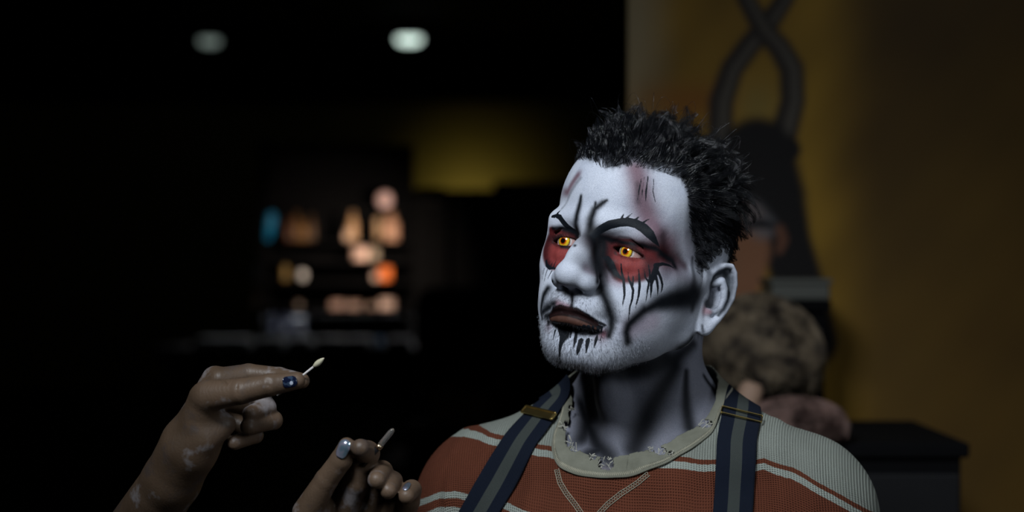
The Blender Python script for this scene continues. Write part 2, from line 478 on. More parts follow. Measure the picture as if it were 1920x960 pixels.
over((0.05, 0.052, 0.062), 0.7*ss(-22, 2, hm)*(np.abs(az) > 46)*ss(46, 56, np.abs(az))*(np.abs(az) < 80))
over((0.30, 0.05, 0.035), 0.35*redm*nzr*ss(0.7, 0.3, ex))
over((0.16, 0.06, 0.055), 0.85*soft(seg_field(H, [(np.array([(s_*20,-80,9),(s_*27,-84,13.0),(s_*34,-85,14),(s_*42,-80,11.5)], f32), [1.6,2.0,2.0,1.6]) for s_ in (1, -1)], 'r')))
over((0.13, 0.02, 0.02), 0.8*soft(field([cE2([(170,350,60),(300,310,36),(450,320,36),(600,380,44),(740,420,60)])], [cE1([(420,420,70),(640,440,50),(860,500,60)])])))
# airbrushed black
SM = [cB([(410,-60,5),(398,0,10),(378,60,15),(388,120,28),(410,180,42),(420,240,42),(427,310,38),(432,360,32),(434,400,27),(450,450,23),(478,520,20),(500,590,19),(500,640,15),(484,690,10)]),
      cE2([(90,180,34),(130,240,50),(125,330,55),(112,430,50),(105,540,36)]), cE2([(165,260,36),(170,340,34),(160,420,40)]), cE2([(190,450,34),(230,530,36),(290,610,28)]),
      cA([(405,880,20),(410,800,17),(430,745,14),(480,705,10),(505,690,5)]),
      cE2([(60,210,40),(150,240,34),(250,270,22),(350,290,18),(450,305,18),(560,320,20),(680,350,20),(745,385,14)]),
      cE2([(740,400,30),(850,470,26),(880,530,22)]),
      cJ([(1000,400,30),(985,300,26),(1010,220,30),(1080,150,34),(1180,60,40)]),
      cB([(598,618,8),(650,572,13),(700,540,19),(760,510,27),(830,490,35),(900,480,40),(960,470,40)]),
      cM([(665,-60,18),(655,60,24),(665,180,26),(680,330,22)])]
SMF = [cA([(330,900,20),(322,800,14),(340,720,12),(350,665,7)]),
      cE1([(440,340,30),(600,330,40),(800,370,60),(960,440,60),(1030,540,36)]),
      cE1([(560,600,30),(640,740,30),(800,770,26),(940,730,20)]),
      cM([(205,320,12),(150,400,22),(110,470,22),(90,560,18),(80,650,22),(95,720,16)]),
      cM([(100,650,36),(160,600,36),(220,560,24)]), cM([(130,690,30),(190,680,36)]), cM([(150,700,30),(160,770,18)]), cM([(410,470,14),(412,540,12),(405,590,14)]),
      cE1([(560,560,26),(640,540,16)])]
over(BLK, 1.0*soft(field(SM, SMF), 0.55))
over(BLK, 0.97*soft(field([cB([(790,498,22),(870,480,33),(940,468,40),(975,465,34)])]), 0.5))
over(BLK, 0.45*soft(field([cM([(480,90,60),(520,150,44)]), cA([(690,590,12),(692,700,12)])], [cM([(150,120,26),(180,170,20)]), cA([(345,560,10),(285,650,10),(235,740,8)]), cM([(430,430,26),(330,440,20)])])))
# darkened hair edge and sideburn, makeup and painted shadow under the jaw, neck stripes
over((0.012, 0.012, 0.014), 0.97*ss(-6, 7, hm+2*np.sin(az*0.31)+1.2*np.sin(H[:, 0]*0.9+H[:, 1]))*(np.abs(H[:, 0]) < 84))
over(BLK, 0.95*solid(field([cB([(955,250,10),(960,330,16),(962,410,26),(960,470,30),(955,540,20)])]), 0.9)*0.8)
over(BLK, 0.92*soft(field([cJ([(700,765,56),(950,752,66),(1200,712,70),(1400,625,66),(1560,535,58),(1690,420,44)])]), 0.8))  # shadow band below the jawline, painted black onto the neck
over(BLK, 0.93*soft(field([cJ([(560,735,30),(760,715,38),(960,700,44),(1200,655,48),(1400,560,48),(1560,460,44),(1680,360,36)])]), 0.9))
over(BLK, 0.95*soft(field([cN([(1215,20,36),(1160,110,38),(1110,200,38),(1068,300,42),(1030,390,40)]), cN([(1264,40,12),(1262,120,16),(1265,200,20),(1278,290,24)]), cN([(775,60,12),(790,190,18),(822,290,25),(862,370,30),(920,425,34)]), cN([(1345,60,9),(1380,110,12),(1420,170,12)])]), 0.9))
# ear: shaded hollows are painted darker, concha pinkish
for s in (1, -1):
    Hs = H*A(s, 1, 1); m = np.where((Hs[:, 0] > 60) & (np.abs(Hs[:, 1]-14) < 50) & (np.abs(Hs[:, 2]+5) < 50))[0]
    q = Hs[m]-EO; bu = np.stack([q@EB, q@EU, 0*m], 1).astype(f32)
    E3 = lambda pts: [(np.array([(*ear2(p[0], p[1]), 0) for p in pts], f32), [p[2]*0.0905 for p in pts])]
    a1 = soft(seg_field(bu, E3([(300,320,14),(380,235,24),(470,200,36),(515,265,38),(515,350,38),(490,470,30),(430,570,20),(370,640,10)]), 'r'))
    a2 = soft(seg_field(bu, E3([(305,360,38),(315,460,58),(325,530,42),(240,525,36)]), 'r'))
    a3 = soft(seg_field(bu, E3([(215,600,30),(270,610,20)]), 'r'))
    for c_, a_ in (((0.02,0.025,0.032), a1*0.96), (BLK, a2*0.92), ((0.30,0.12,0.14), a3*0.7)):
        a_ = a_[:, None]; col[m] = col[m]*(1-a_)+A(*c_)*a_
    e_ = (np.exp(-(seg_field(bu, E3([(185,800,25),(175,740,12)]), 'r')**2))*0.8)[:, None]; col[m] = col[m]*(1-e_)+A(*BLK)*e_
# mouth
over(BLK, 1.0*solid(field([cM([(205,670,20),(215,610,22),(290,590,20),(350,608,18),(420,612,18),(500,645,20),(580,690,22),(660,745,20),(750,785,18)]),
    cM([(215,710,10),(300,755,26),(400,790,34),(500,820,32),(600,830,28),(700,815,22),(765,790,12)]), cM([(330,790,60),(345,850,55),(350,910,36)])]), 0.5))
lipm = seg_field(H, [(np.array([(-24,-88,-61),(-14,-95,-61.5),(0,-100,-61),(14,-95,-61.5),(24,-88,-61.5)], f32), [3,5.4,6.2,5.4,3])], 'd')
zl = H[:, 2]+H[:, 0]**2*0.002
ulip = seg_field(H, [(np.array([(-25,-84,-63),(-14,-92,-67.5),(0,-96,-69),(14,-92,-68),(26,-83,-64)], f32), [2.5,4.6,5.6,4.6,2.8]), (np.array([(-6,-92,-70),(-8,-92,-76),(-10,-90,-82)], f32), [6.5,5.5,2.0])], 'd')
over((0.010, 0.005, 0.005), ss(0.8, -0.6, lipm))
over((0.080, 0.036, 0.025), 0.95*ss(0.8, -0.6, lipm)*ss(-64.8, -63.6, zl)*ss(-57.8, -59.2, H[:, 2]+H[:, 0]**2*0.0075))
over(BLK, 0.97*ss(1.6, -1.0, ulip)*ss(-61.8, -63.2, zl))
lipu = seg_field(H, [(np.array([(-20,-93,-56),(-8,-102,-52.5),(0,-102,-53.5),(8,-102,-52.5),(20,-93,-56.5)], f32), [2.2,3.6,3.6,3.6,2.2])], 'd')
over((0.012, 0.006, 0.006), 0.97*ss(0.8, -0.6, lipu))
over((0.01, 0.004, 0.004), ss(1.2, 0.2, seg_field(H, [(np.array([(-27,-90,-62.4),(-17,-99,-57.7),(-8,-104,-56),(0,-105,-56.2),(8,-104,-56),(17,-99,-57.7),(27,-90,-62.4)], f32), [1.0,1.8,2.4,2.6,2.4,1.8,1.0])], 'd')))
over((0.02, 0.008, 0.008), ss(-57.2, -56.2, H[:, 2]+np.abs(H[:, 0])**2*0.0075)*ss(-50.5, -51.5, H[:, 2]+np.abs(H[:, 0])**2*0.012)*(np.abs(H[:, 0]) < 25)*(H[:, 1] < -84)*0.9)
over((0.02, 0.006, 0.006), 0.9*soft(seg_field(np.abs(H)*A(1, 1, 1)+0*H, [(np.array([(7.2,108,37),(7.5,104,32)], f32), [2.6,2.0])], 'r'))*(H[:, 2] < -20)*(H[:, 1] < -90))
# lid margins
over((0.03, 0.012, 0.012), 0.85*ss(1.6, 0.3, seg_field(H*1.0, [(np.array([(s*17,-79,6.5),(s*24,-83.5,3.6),(s*32,-85,3.0),(s*40,-83,3.8),(s*47,-76,5.2)], f32), [0.5]*5) for s in (1,-1)]+[(np.array([(s*17,-80,7.2),(s*24,-84.5,12.0),(s*32,-85.5,13.2),(s*40,-82,11.0),(s*47,-76,5.6)], f32), [0.5]*5) for s in (1,-1)], 'd')))
# sharp ink: brows, spikes, drips
INK = [cE2([(70,215,34),(150,156,40),(230,114,42),(330,92,40),(420,86,42),(500,105,44),(570,145,48),(630,205,44),(680,270,26),(728,335,3)]),
  cE2([(340,70,10),(358,30,8),(376,0,2)]), cE2([(395,50,9),(425,25,6),(455,0,2)]), cE2([(480,70,9),(510,45,7),(532,28,2)]), cE2([(560,95,9),(600,70,6),(632,55,2)]),
  cE2([(345,505,6),(350,590,9),(368,660,12),(375,740,12),(378,820,9),(362,900,5),(358,935,1)]),
  cE2([(412,585,4),(420,660,8),(450,720,12),(465,770,11),(455,860,9),(430,940,7),(425,1020,5),(418,1080,1)]), cE2([(467,630,5),(460,720,8)]),
  cE2([(517,555,4),(525,640,9),(530,720,12),(520,820,9),(500,900,6),(487,960,1)]),
  cE2([(575,555,3),(585,640,6),(622,690,8),(610,760,8),(600,830,5),(590,890,1)]), cE2([(618,515,4),(632,600,8),(625,690,8)]),
  cE2([(700,530,24),(688,580,30),(660,640,24),(646,710,13),(645,780,9),(638,855,1)]),
  cE2([(690,610,10),(704,680,12),(712,750,9),(708,825,1)]), cE2([(712,580,12),(742,650,12),(757,710,10),(752,760,7),(742,795,1)]),
  cE2([(690,520,22),(760,506,14),(830,522,10),(870,545,4)]),
  cE2([(165,448,8),(212,450,24),(250,510,28),(285,585,20),(325,635,14),(372,665,8)]),
  cA([(713,558,2),(700,620,4),(690,690,1.5)]), cA([(752,548,3),(740,640,5),(738,695,1.5)]), cA([(786,563,2),(782,640,3),(796,700,1)]), cA([(730,550,1.5),(717,640,3),(714,680,1)]),
  cB([(322,640,12),(326,720,14),(312,770,10),(305,800,2)]), cB([(370,640,12),(366,720,12),(357,785,3)]), cB([(345,635,9),(343,712,3)]), cB([(300,640,12),(295,715,9),(288,752,2)]),
  cB([(395,640,8),(390,712,3)]), cB([(425,640,9),(412,715,8),(401,755,2)]), cB([(445,640,6),(436,716,2)]), cB([(272,640,9),(268,700,3)]),
  cB([(225,650,30),(230,690,24),(214,740,13),(209,790,10),(215,840,4)])]
INKF = [cE1([(425,70,30),(520,50,44),(600,90,60),(680,200,64),(780,310,64),(900,385,60),(1010,440,50)]), cA([(190,795,3),(212,765,8),(225,752,3)]),
  cM([(135,110,14),(140,150,18),(175,185,18),(225,188,10),(262,150,6)]), cM([(115,190,6),(97,280,4),(86,345,1)]), cM([(150,195,6),(122,290,4),(110,360,1)]), cM([(195,215,6),(155,290,3),(148,310,1)]),
  cM([(95,210,4),(85,300,1)]), cM([(215,170,6),(235,120,3),(245,95,1)]), cM([(180,170,6),(200,130,3),(215,105,1)]), cM([(270,140,6),(290,105,3),(296,85,1)]),
  cB([(180,610,7),(183,660,5),(170,712,1)]), cB([(200,620,5),(203,672,1)]), cB([(150,610,4),(141,662,1)])]
ink = field(INK, INKF, 'd')
# iris-level masks for the stubble
body = mesh_from('body', P, Q, NT('tmp').m, person)
body.data.materials.clear()
s = NT('face_paint_skin')
sp = s.noise(900, 2, 0.6); sp2 = s.noise(2600, 1)
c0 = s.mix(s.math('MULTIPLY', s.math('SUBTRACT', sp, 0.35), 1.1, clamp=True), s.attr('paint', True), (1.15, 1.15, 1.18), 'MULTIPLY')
c0 = s.mix(s.math('MULTIPLY', s.math('GREATER_THAN', sp2, 0.56), 0.5), c0, (0.35, 0.37, 0.43), 'MULTIPLY')
c0 = s.mix(s.math('MULTIPLY', s.math('SUBTRACT', s.noise(42, 4, 0.6), 0.42), 1.6, clamp=True), c0, (0.74, 0.77, 0.83), 'MULTIPLY')
ik = s.math('ADD', s.attr('ink'), s.math('MULTIPLY', s.math('SUBTRACT', s.noise(1400, 3, 0.7), 0.5), 0.9))
mk = s.n('ShaderNodeMapRange', interpolation_type='SMOOTHSTEP'); s.l(ik, mk.inputs[0]); mk.inputs[1].default_value = 0.38; mk.inputs[2].default_value = -0.12
c0 = s.mix(mk.outputs[0], c0, (0.005, 0.007, 0.010))
s.set(Base_Color=c0, Roughness=0.55, Specular_IOR_Level=0.12)
nb = s.bump(s.noise(1500, 3, 0.6), 0.00022, 0.8)
s.bump(s.noise(260, 3, 0.5), 0.0006, 0.35, nb)
SKIN = s.m; body.data.materials.append(SKIN)
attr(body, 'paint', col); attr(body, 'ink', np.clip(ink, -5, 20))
body['label'] = 'head and neck painted white with black lines, red eye sockets and drips'

# ------------------------------------------------------------------ eyes
s = NT('eyeball'); tc = s.obj(); sx = s.n('ShaderNodeSeparateXYZ'); s.l(tc, sx.inputs[0])
rr = s.math('SQRT', s.math('ADD', s.math('POWER', sx.outputs[0], 2), s.math('POWER', sx.outputs[2], 2)))
rr = s.math('MULTIPLY', rr, 1000/8.0)                       # 1.0 = 8 mm
ang = s.math('ARCTAN2', sx.outputs[2], sx.outputs[0])
cb = s.n('ShaderNodeCombineXYZ'); s.l(ang, cb.inputs[0]); s.l(s.math('MULTIPLY', rr, 0.6), cb.inputs[1])
fib = s.noise(9, 3, 0.6, cb.outputs[0])
rj = s.math('ADD', rr, s.math('MULTIPLY', s.math('SUBTRACT', fib, 0.5), 0.30))
rj = s.math('MULTIPLY', rj, 1.06)
ir = s.ramp(rj, [(0.0,(0.004,0.003,0.002)),(0.27,(0.004,0.003,0.002)),(0.34,(0.30,0.03,0.004)),(0.43,(0.62,0.20,0.008)),(0.51,(0.78,0.55,0.025)),(0.66,(0.68,0.50,0.025)),(0.73,(0.30,0.14,0.01)),(0.78,(0.02,0.01,0.006)),(0.84,(0.58,0.56,0.55)),(0.95,(0.55,0.50,0.49)),(1.0,(0.45,0.30,0.28))])
ir = s.mix(s.math('MULTIPLY', s.math('GREATER_THAN', s.noise(22, 2, 0.6, cb.outputs[0]), 0.56), 0.55), ir, (0.9, 0.40, 0.20), 'MULTIPLY')
EYE = s.set(Base_Color=ir, Roughness=0.06, Specular_IOR_Level=0.8, Coat_Weight=1.0, Coat_Roughness=0.02)
EYEC = []
for sgn, nm in ((1, 'left'), (-1, 'right')):
    vs = []; fs = []; n1, n2 = 40, 48
    for i in range(n1+1):
        th = math.pi*i/n1
        for j in range(n2):
            ph = 2*math.pi*j/n2; r_ = 12.1
            x, z, y = r_*math.sin(th)*math.cos(ph), r_*math.sin(th)*math.sin(ph), -r_*math.cos(th)
            ra = math.hypot(x, z)
            if y < 0 and ra < 6.6: y -= 1.1*(1-(ra/6.6)**2)
            vs.append((x, y, z))
    for i in range(n1):
        for j in range(n2): fs.append((i*n2+j, (i+1)*n2+j, (i+1)*n2+(j+1) % n2, i*n2+(j+1) % n2))
    o = mesh_from('eyeball', np.array(vs)*0.985, fs, EYE, None, off=(0, 0, 0))
    c_ = from_head([(sgn*32, -70.3, 8)])[0]
    from mathutils import Matrix
    R3 = HM@rotm('z', -3)@rotm('x', 2)
    o.matrix_world = Matrix.Translation(Vector((c_[0]*.001, c_[1]*.001, c_[2]*.001+CAMZ)))@Matrix(R3.tolist()).to_4x4()
    M_ = o.matrix_world.copy(); o.parent = person; o.matrix_parent_inverse = Matrix.Translation(-Vector(person.location))
    o['label'] = 'glossy eye with a yellow and orange iris'
    EYEC.append(o)
body.matrix_parent_inverse = Matrix.Translation(-Vector(person.location))

# ------------------------------------------------------------------ strands
def strands(name, paths, rad, mat, parent, sides=3):
    """paths (N,K,3) mm, rad (N,K) mm -> one mesh of thin tapered tubes"""
    N_, K_, _ = paths.shape
    T = np.gradient(paths, axis=1); T /= np.maximum(np.linalg.norm(T, axis=2, keepdims=True), 1e-6)
    ref = np.array([0.31, 0.52, 0.79]); U = np.cross(T, ref); U /= np.maximum(np.linalg.norm(U, axis=2, keepdims=True), 1e-6)
    W = np.cross(T, U)
    V = []
    for k in range(sides):
        a = 2*math.pi*k/sides
        V.append(paths+(U*math.cos(a)+W*math.sin(a))*rad[:, :, None])
    V = np.stack(V, 2).reshape(-1, 3)
    base = (np.arange(N_)[:, None, None]*K_+np.arange(K_-1)[None, :, None])*sides+np.arange(sides)[None, None]
    nx = (np.arange(N_)[:, None, None]*K_+np.arange(K_-1)[None, :, None])*sides+((np.arange(sides)+1) % sides)[None, None]
    Qs = np.stack([base, nx, nx+sides, base+sides], -1).reshape(-1, 4)
    o = mesh_from(name, V, Qs, mat, parent)
    if parent is person: o.matrix_parent_inverse = Matrix.Translation(-Vector(parent.location))
    return o
def headgrad(Hp): 
    g = grad(lambda p: sdf_head(p, False), Hp.astype(f32), 0.8); return g/np.maximum(ln(g), 1e-6)[:, None]
HAIR = NT('wet_black_hair')
HAIR = HAIR.set(Base_Color=HAIR.mix(HAIR.noise(90, 2), (0.002, 0.003, 0.004), (0.010, 0.010, 0.012)), Roughness=0.15, Specular_IOR_Level=0.45)
def make_hair():
    cand = np.where((hm > -3) & (np.abs(H[:, 0]) < 82) & (H[:, 2] > -55) & (sdf_head(H, False) < 1.5))[0]
    n = 15000 if 'coarse' not in TEST else 5000
    wt = np.where((H[cand, 1] < 45) & (H[cand, 0] > -50), 1.0, 0.35); wt /= wt.sum()
    R = H[rng.choice(cand, n, p=wt)]+rng.normal(0, 0.4, (n, 3)).astype(f32)
    nc = 900; Cc = H[rng.choice(cand, nc, p=wt)]
    def lens(X, hmv):
        top = ss(40, 85, X[:, 2]); 
        front = ss(-20, -75, X[:, 1])
        L = 9+24*top-6*top*front
        return L*(0.45+0.55*ss(-2, 16, hmv))*(1-0.5*ss(-15, -45, X[:, 0])*ss(0, -50, X[:, 1]))
    def hmof(X):
        a = np.degrees(np.arctan2(X[:, 0], -X[:, 1])); return X[:, 2]-np.interp(np.abs(a), [0,12,30,44,49,53,58,68,74,80,86,96,110,122,134,150,180], [77,83,85,83,74,58,44,28,8,4,22,34,34,12,-22,-45,-52])
    def path(X, jit, L, K_=9):
        N_ = headgrad(X)
        top = ss(55, 95, X[:, 2])[:, None]
        fl = np.array([[0.0, 1.0, -0.25]])*(1-top)+np.array([[0.0, 0.9, 0.25]])*top
        fl = fl+np.stack([np.sign(X[:, 0])*0.12, 0*X[:, 0], 0*X[:, 0]], 1)
        fl = fl-N_*(fl*N_).sum(1, keepdims=True); fl /= np.maximum(np.linalg.norm(fl, axis=1, keepdims=True), 1e-6)
        frt = ss(-35, -75, X[:, 1])[:, None]*ss(60, 75, X[:, 2])[:, None]; fl = fl+np.array([[0, 0, 1.2]])*frt; fl /= np.linalg.norm(fl, axis=1, keepdims=True)
        lift = (0.35+0.75*top+0.5*frt)
        d0 = N_*lift+fl*0.7+jit*0.22
        d1 = N_*(0.05-0.25*top)+fl*1.0+jit*0.8*(0.40+0.6*top)
        d1[:, 2] -= 0.12
        pts = [X]; p = X.astype(float)
        for k in range(1, K_):
            t = k/(K_-1); d = d0*(1-t)+d1*t; d /= np.linalg.norm(d, axis=1, keepdims=True)
            p = p+d*(L/(K_-1))[:, None]; pts.append(p)
        return np.stack(pts, 1)
    cj = rng.normal(0, 1, (nc, 3)); cl = lens(Cc, hmof(Cc))*rng.uniform(0.85, 1.2, nc)
    CP = path(Cc, cj, cl)
    near = np.empty(n, int)
    for i in range(0, n, 1000):
        D = ((R[i:i+1000, None]-Cc[None])**2).sum(2); near[i:i+1000] = D.argmin(1)
    L = lens(R, hmof(R))*rng.uniform(0.8, 1.12, n)
    jit = cj[near]*0.85+rng.normal(0, 0.35, (n, 3))
    S = path(R, jit, L)
    t = np.linspace(0, 1, 9)[None, :, None]
    S = S*(1-0.85*t**1.2)+(CP[near]+(S-S[:, :1])*0.03)*(0.85*t**1.2)
    cw = rng.normal(0, 1, (nc, 1, 3)); cp = rng.uniform(1.2, 2.6, (nc, 1, 1)); wob = (rng.normal(0, 0.6, (n, 1, 3))+cw[near]*2.0)*np.sin(t*math.pi*cp[near])*t**0.5*ss(12, 30, L)[:, None, None]; S = S+wob
    # stray curls on the crown
    W = from_head(S.reshape(-1, 3)).reshape(S.shape)
    rad = (0.17*(1-0.75*np.linspace(0, 1, 9)[None, :]**1.5))*rng.uniform(0.7, 1.3, (n, 1))
    o = strands('hair', W, rad, HAIR, person); o['label'] = 'short wet black hair combed back in spiky clumps'; o['kind'] = 'stuff'
    ns = 90; X = H[rng.choice(cand[(H[cand, 2] > 96)], ns)].astype(float); NN = headgrad(X); K_ = 16
    a = rng.normal(0, 1, (ns, 3)); a[:, 1] = np.abs(a[:, 1]); a -= NN*(a*NN).sum(1, keepdims=True); a /= np.linalg.norm(a, axis=1, keepdims=True)
    hgt = rng.uniform(20, 40, ns); wd = rng.uniform(6, 18, ns); tt = np.linspace(0, 1, K_)
    rise = np.sin(tt*rng.uniform(1.8, 2.7, (ns, 1))); 
    S = X[:, None]+NN[:, None]*(hgt[:, None]*rise)[:, :, None]+a[:, None]*(wd[:, None]*tt**1.4*1.3)[:, :, None]
    W = from_head(S.reshape(-1, 3)).reshape(S.shape)
    o = strands('stray_hair', W, np.full((ns, K_), 0.16)*(1-0.6*tt), HAIR, person); o['label'] = 'thin curled hairs standing off the crown'; o['kind'] = 'stuff'
make_hair()
def make_stubble():
    a = np.abs(az)
    reg = ss(-30, -38, H[:, 2])*ss(100, 70, a)*(H[:, 2]+0.35*np.clip(-H[:, 1]-40, -60, 60) > -125)
    low = ss(-58, -70, H[:, 2])*ss(62, 30, a)+ss(22, 14, np.abs(H[:, 0]))*ss(-36, -40, H[:, 2])*ss(-52, -48, H[:, 2])*ss(-80, -88, H[:, 1])*1.0
    low += 0.5*ss(62, 30, a)*ss(-34, -40, H[:, 2])*(H[:, 0]**2 < 40**2)
    side = 0
    dl = seg_field(H, [(np.array([(-26,-88,-61),(-12,-99,-57),(0,-103,-56),(12,-99,-57),(26,-88,-61)], f32), [3,6.5,7,6.5,3])], 'd')
    wgt = np.clip(reg*np.clip(low+side, 0, 1.3), 0, 2)*(dl > 0.5)*(H[:, 1] < -5)*(H[:, 2] > -112)*(H[:, 0] > -60)
    idx = np.where(wgt > 0.02)[0]; pw = wgt[idx]/wgt[idx].sum(); n = 12000 if 'coarse' not in TEST else 4000
    ii = rng.choice(idx, n, p=pw); R = H[ii]+rng.normal(0, 0.5, (n, 3)).astype(f32)
    NN = headgrad(R)
    fl = np.stack([R[:, 0]*0.012, np.full(n, 0.1), np.full(n, -1.0)], 1); fl -= NN*(fl*NN).sum(1, keepdims=True)
    d = NN*0.55+fl*0.8+rng.normal(0, 0.38, (n, 3)); d /= np.linalg.norm(d, axis=1, keepdims=True)
    L = rng.uniform(1.0, 2.3, n)+1.2*ss(-70, -92, R[:, 2])*ss(60, 20, np.abs(R[:, 0]))
    t = np.array([0, 0.5, 1.0]); S = R[:, None]+d[:, None]*(L[:, None]*t)[:, :, None]+fl[:, None]*(0.25*L[:, None]*t**2)[:, :, None]
    W = from_head(S.reshape(-1, 3)).reshape(S.shape)
    rad = np.full((n, 3), 0.085)*np.array([1, .8, .25])
    sel = rng.random(n) < 0.55
    def smat(nm, f_):
        q_ = NT(nm); q_.set(Base_Color=q_.mix(1.0, q_.attr('paint', True), (f_, f_, f_), 'MULTIPLY')); return q_.set(Roughness=0.5)
    m1 = smat('painted_stubble', 0.85); m2 = smat('dark_stubble', 0.16)
    cc = col[ii].copy()*(1-0.45*ss(-78, -96, R[:, 2]))[:, None]*rng.uniform(0.7, 1.1, (n, 1)); kk = ink[ii] < 0.7; cc[kk] = A(0.02, 0.022, 0.03)
    o = strands('stubble', W[sel], rad[sel], m1, person); attr(o, 'paint', np.repeat(cc[sel], 9, 0)); o['label'] = 'short beard dusted with white paint'; o['kind'] = 'stuff'
    o = strands('stubble', W[~sel], rad[~sel], m2, person); attr(o, 'paint', np.repeat(cc[~sel], 9, 0)); o['label'] = 'dark bristles between the painted ones'; o['kind'] = 'stuff'
make_stubble()
def make_lashes():
    S = []
    for sg in (1, -1):
        for up in (1, 0):
            n = 46 if up else 34
            for i in range(n):
                u = -0.9+1.8*i/(n-1)+random.uniform(-.02, .02); x = sg*(32+u*15-1)
                a_ = max(0, 1-u*u); z = 8-(x*sg-32)*0.10*1+((2.9*a_**0.8*(1-0.15*u)-0.3) if up else (-4.6*a_**0.85-0.3))
                y = -70-math.sqrt(max(1, 13.7**2-(x*sg-32)**2-(z-8)**2))
                L = random.uniform(4.5, 6.5) if up else random.uniform(2.2, 3.4)
                d = np.array([sg*(0.15+u*0.55), -0.9, 0.25 if up else -0.55]); d /= np.linalg.norm(d)
                b = np.array([0, 0, 0.5 if up else -0.2])
                S.append([np.array([x, y, z])+d*L*t+b*L*t*t*0.6 for t in (0, .35, .7, 1)])
    S = np.array(S); W = from_head(S.reshape(-1, 3)).reshape(S.shape)
    o = strands('eyelashes', W, np.tile(np.array([.14, .12, .08, .03]), (len(S), 1)), HAIR, person); o['kind'] = 'stuff'
make_lashes()

# ------------------------------------------------------------------ shirt
DZ = -0.0
def zline(x): return np.interp(x, [-230,-200,-178,-162,-121,-83,0,40,62,106,118,142,171,200,230], [-186,-170,-161,-158,-166,-172,-177,-177,-180.5,-181,-179,-186,-201,-218,-240]).astype(f32)

FOLDS = None
def sdf_cloth(P):                                           # body under cloth without folds
    B = to_body(P); return smin(sdf_neck(B), sdf_torso(B), 22)
def sdf_shirt(P):
    d = sdf_cloth(P)-6.0
    if FOLDS:
        for pts, h, s_ in FOLDS:
            e = seg_field(P, [(pts, [s_]*len(pts))], 'r'); d = d-h*np.exp(-np.minimum(e, 6)**2)
    B = to_body(P)
    wv = np.sin(B[:, 0]*0.055+B[:, 2]*0.03)*np.sin(B[:, 2]*0.045-B[:, 0]*0.02+1.0)
    low = ss(0, -80, B[:, 2])
    return d-1.8*wv*low
fl = [([(1455,790),(1452,850),(1462,905),(1470,990)], 3.0, 9), ([(1428,770),(1425,850),(1428,900)], -1.5, 7), ([(900,785),(875,815),(850,850),(838,930)], 2.6, 8), ([(925,815),(905,880),(885,960)], 2.0, 9),
      ([(1005,840),(1000,900),(985,990)], 1.8, 9), ([(1100,910),(1130,960),(1140,1010)], 1.5, 14), ([(1520,850),(1530,900),(1520,980)], 2.2, 9), ([(1290,880),(1270,950),(1262,1020)], 1.4, 14), ([(845,870),(825,930),(822,1000)], -2.0, 6)]
FOLDS = [(surf(lambda p: sdf_cloth(p)-6, pts), h, s_) for pts, h, s_ in fl]
Ps, Qs = nets(sdf_shirt, (-190, 1450, -560), (430, 1830, -60), 2.2 if 'coarse' not in TEST else 4)
Bs = to_body(Ps)
def loop(pix, back, off, n=620):                            # closed loop of cloth points: visible ones by pixel, hidden ones in the body frame
    a = surf(lambda p: sdf_cloth(p)-f32(off), pix); b = np.array([bodyp(*q) for q in back], f32)
    p = np.concatenate([a, b]); p = project(sdf_cloth, p, 5, off)
    q = to_body(p)[:, :2]-A(0, 8); o = np.argsort(np.arctan2(q[:, 0], -q[:, 1])); p = p[o]; ph_ = np.arctan2(q[o, 0], -q[o, 1])
    t = np.linspace(-math.pi, math.pi, n, endpoint=False)
    r = np.stack([np.interp(t, ph_, p[:, k], period=2*math.pi) for k in range(3)], 1)
    for _ in range(60): r = 0.25*np.roll(r, 1, 0)+0.5*r+0.25*np.roll(r, -1, 0)
    return project(sdf_cloth, r.astype(f32), 4, off)
OUT = loop([(1058,760),(1038,800),(1033,845),(1045,876),(1085,892),(1130,897),(1190,893),(1250,870),(1300,840),(1338,808),(1352,770)], [(70,30,50),(50,66,60),(0,84,64),(-44,66,60),(-64,34,54)], 8.0)
INN = loop([(1074,760),(1062,790),(1060,815),(1072,838),(1100,852),(1140,858),(1180,853),(1230,838),(1290,808),(1326,782),(1342,750)], [(52,30,80),(36,56,86),(0,68,90),(-34,56,86),(-50,30,78)], 5.5)
OB, IB = to_body(OUT), to_body(INN)
inside = (inpoly(Bs[:, 0], Bs[:, 1], [tuple(v) for v in OB[::6, :2]]) < -3.5) & (Bs[:, 2] > -40)
keep = ~inside[Qs].any(1)
keep &= ~(Bs[Qs][:, :, 2].min(1) < -345)
Qs = Qs[keep]
shirt = mesh_from('shirt', Ps, Qs, NT('tmp2').m, person); shirt.matrix_parent_inverse = Matrix.Translation(-Vector(person.location))
shirt.data.materials.clear()
wob = 1.2*np.sin(Bs[:, 0]*0.07)+0.8*np.sin(Bs[:, 0]*0.19+1)
sv = Ps[:, 2]-zline(Bs[:, 0])+wob*0.4
attr(shirt, 'stripe', sv); attr(shirt, 'wu', Bs[:, 0]+0.10*Ps[:, 2]); attr(shirt, 'wv', sv*0.98+0.85*(Bs[:, 1]+70)*ss(-85, -40, Bs[:, 1]))
s = NT('striped_waffle_knit')
v = s.attr('stripe'); nz = s.math('MULTIPLY', s.math('SUBTRACT', s.noise(300, 2), 0.5), 1.4); vv = s.math('ADD', v, nz)
mr = s.math('DIVIDE', s.math('ADD', vv, 400.0), 500.0)
def st(z): return (z+400.0)/500.0
RU, WH, YK = (0.135, 0.042, 0.023), (0.33, 0.36, 0.32), (0.27, 0.29, 0.255)
stops = [(0, RU)]
for z0 in (-122.0, -136.0, -59.5, -72.0, -5.0):
    pass
bands = [(-143,-137,WH),(-131,-125,WH),(-76.5,-71,WH),(-63.5,-57.5,WH),(-9.8,-5.2,WH),(0,100,YK)]
for a_, b_, c_ in bands: stops += [(st(a_), c_), (st(b_), RU)] if b_ < 100 else [(st(a_), c_)]
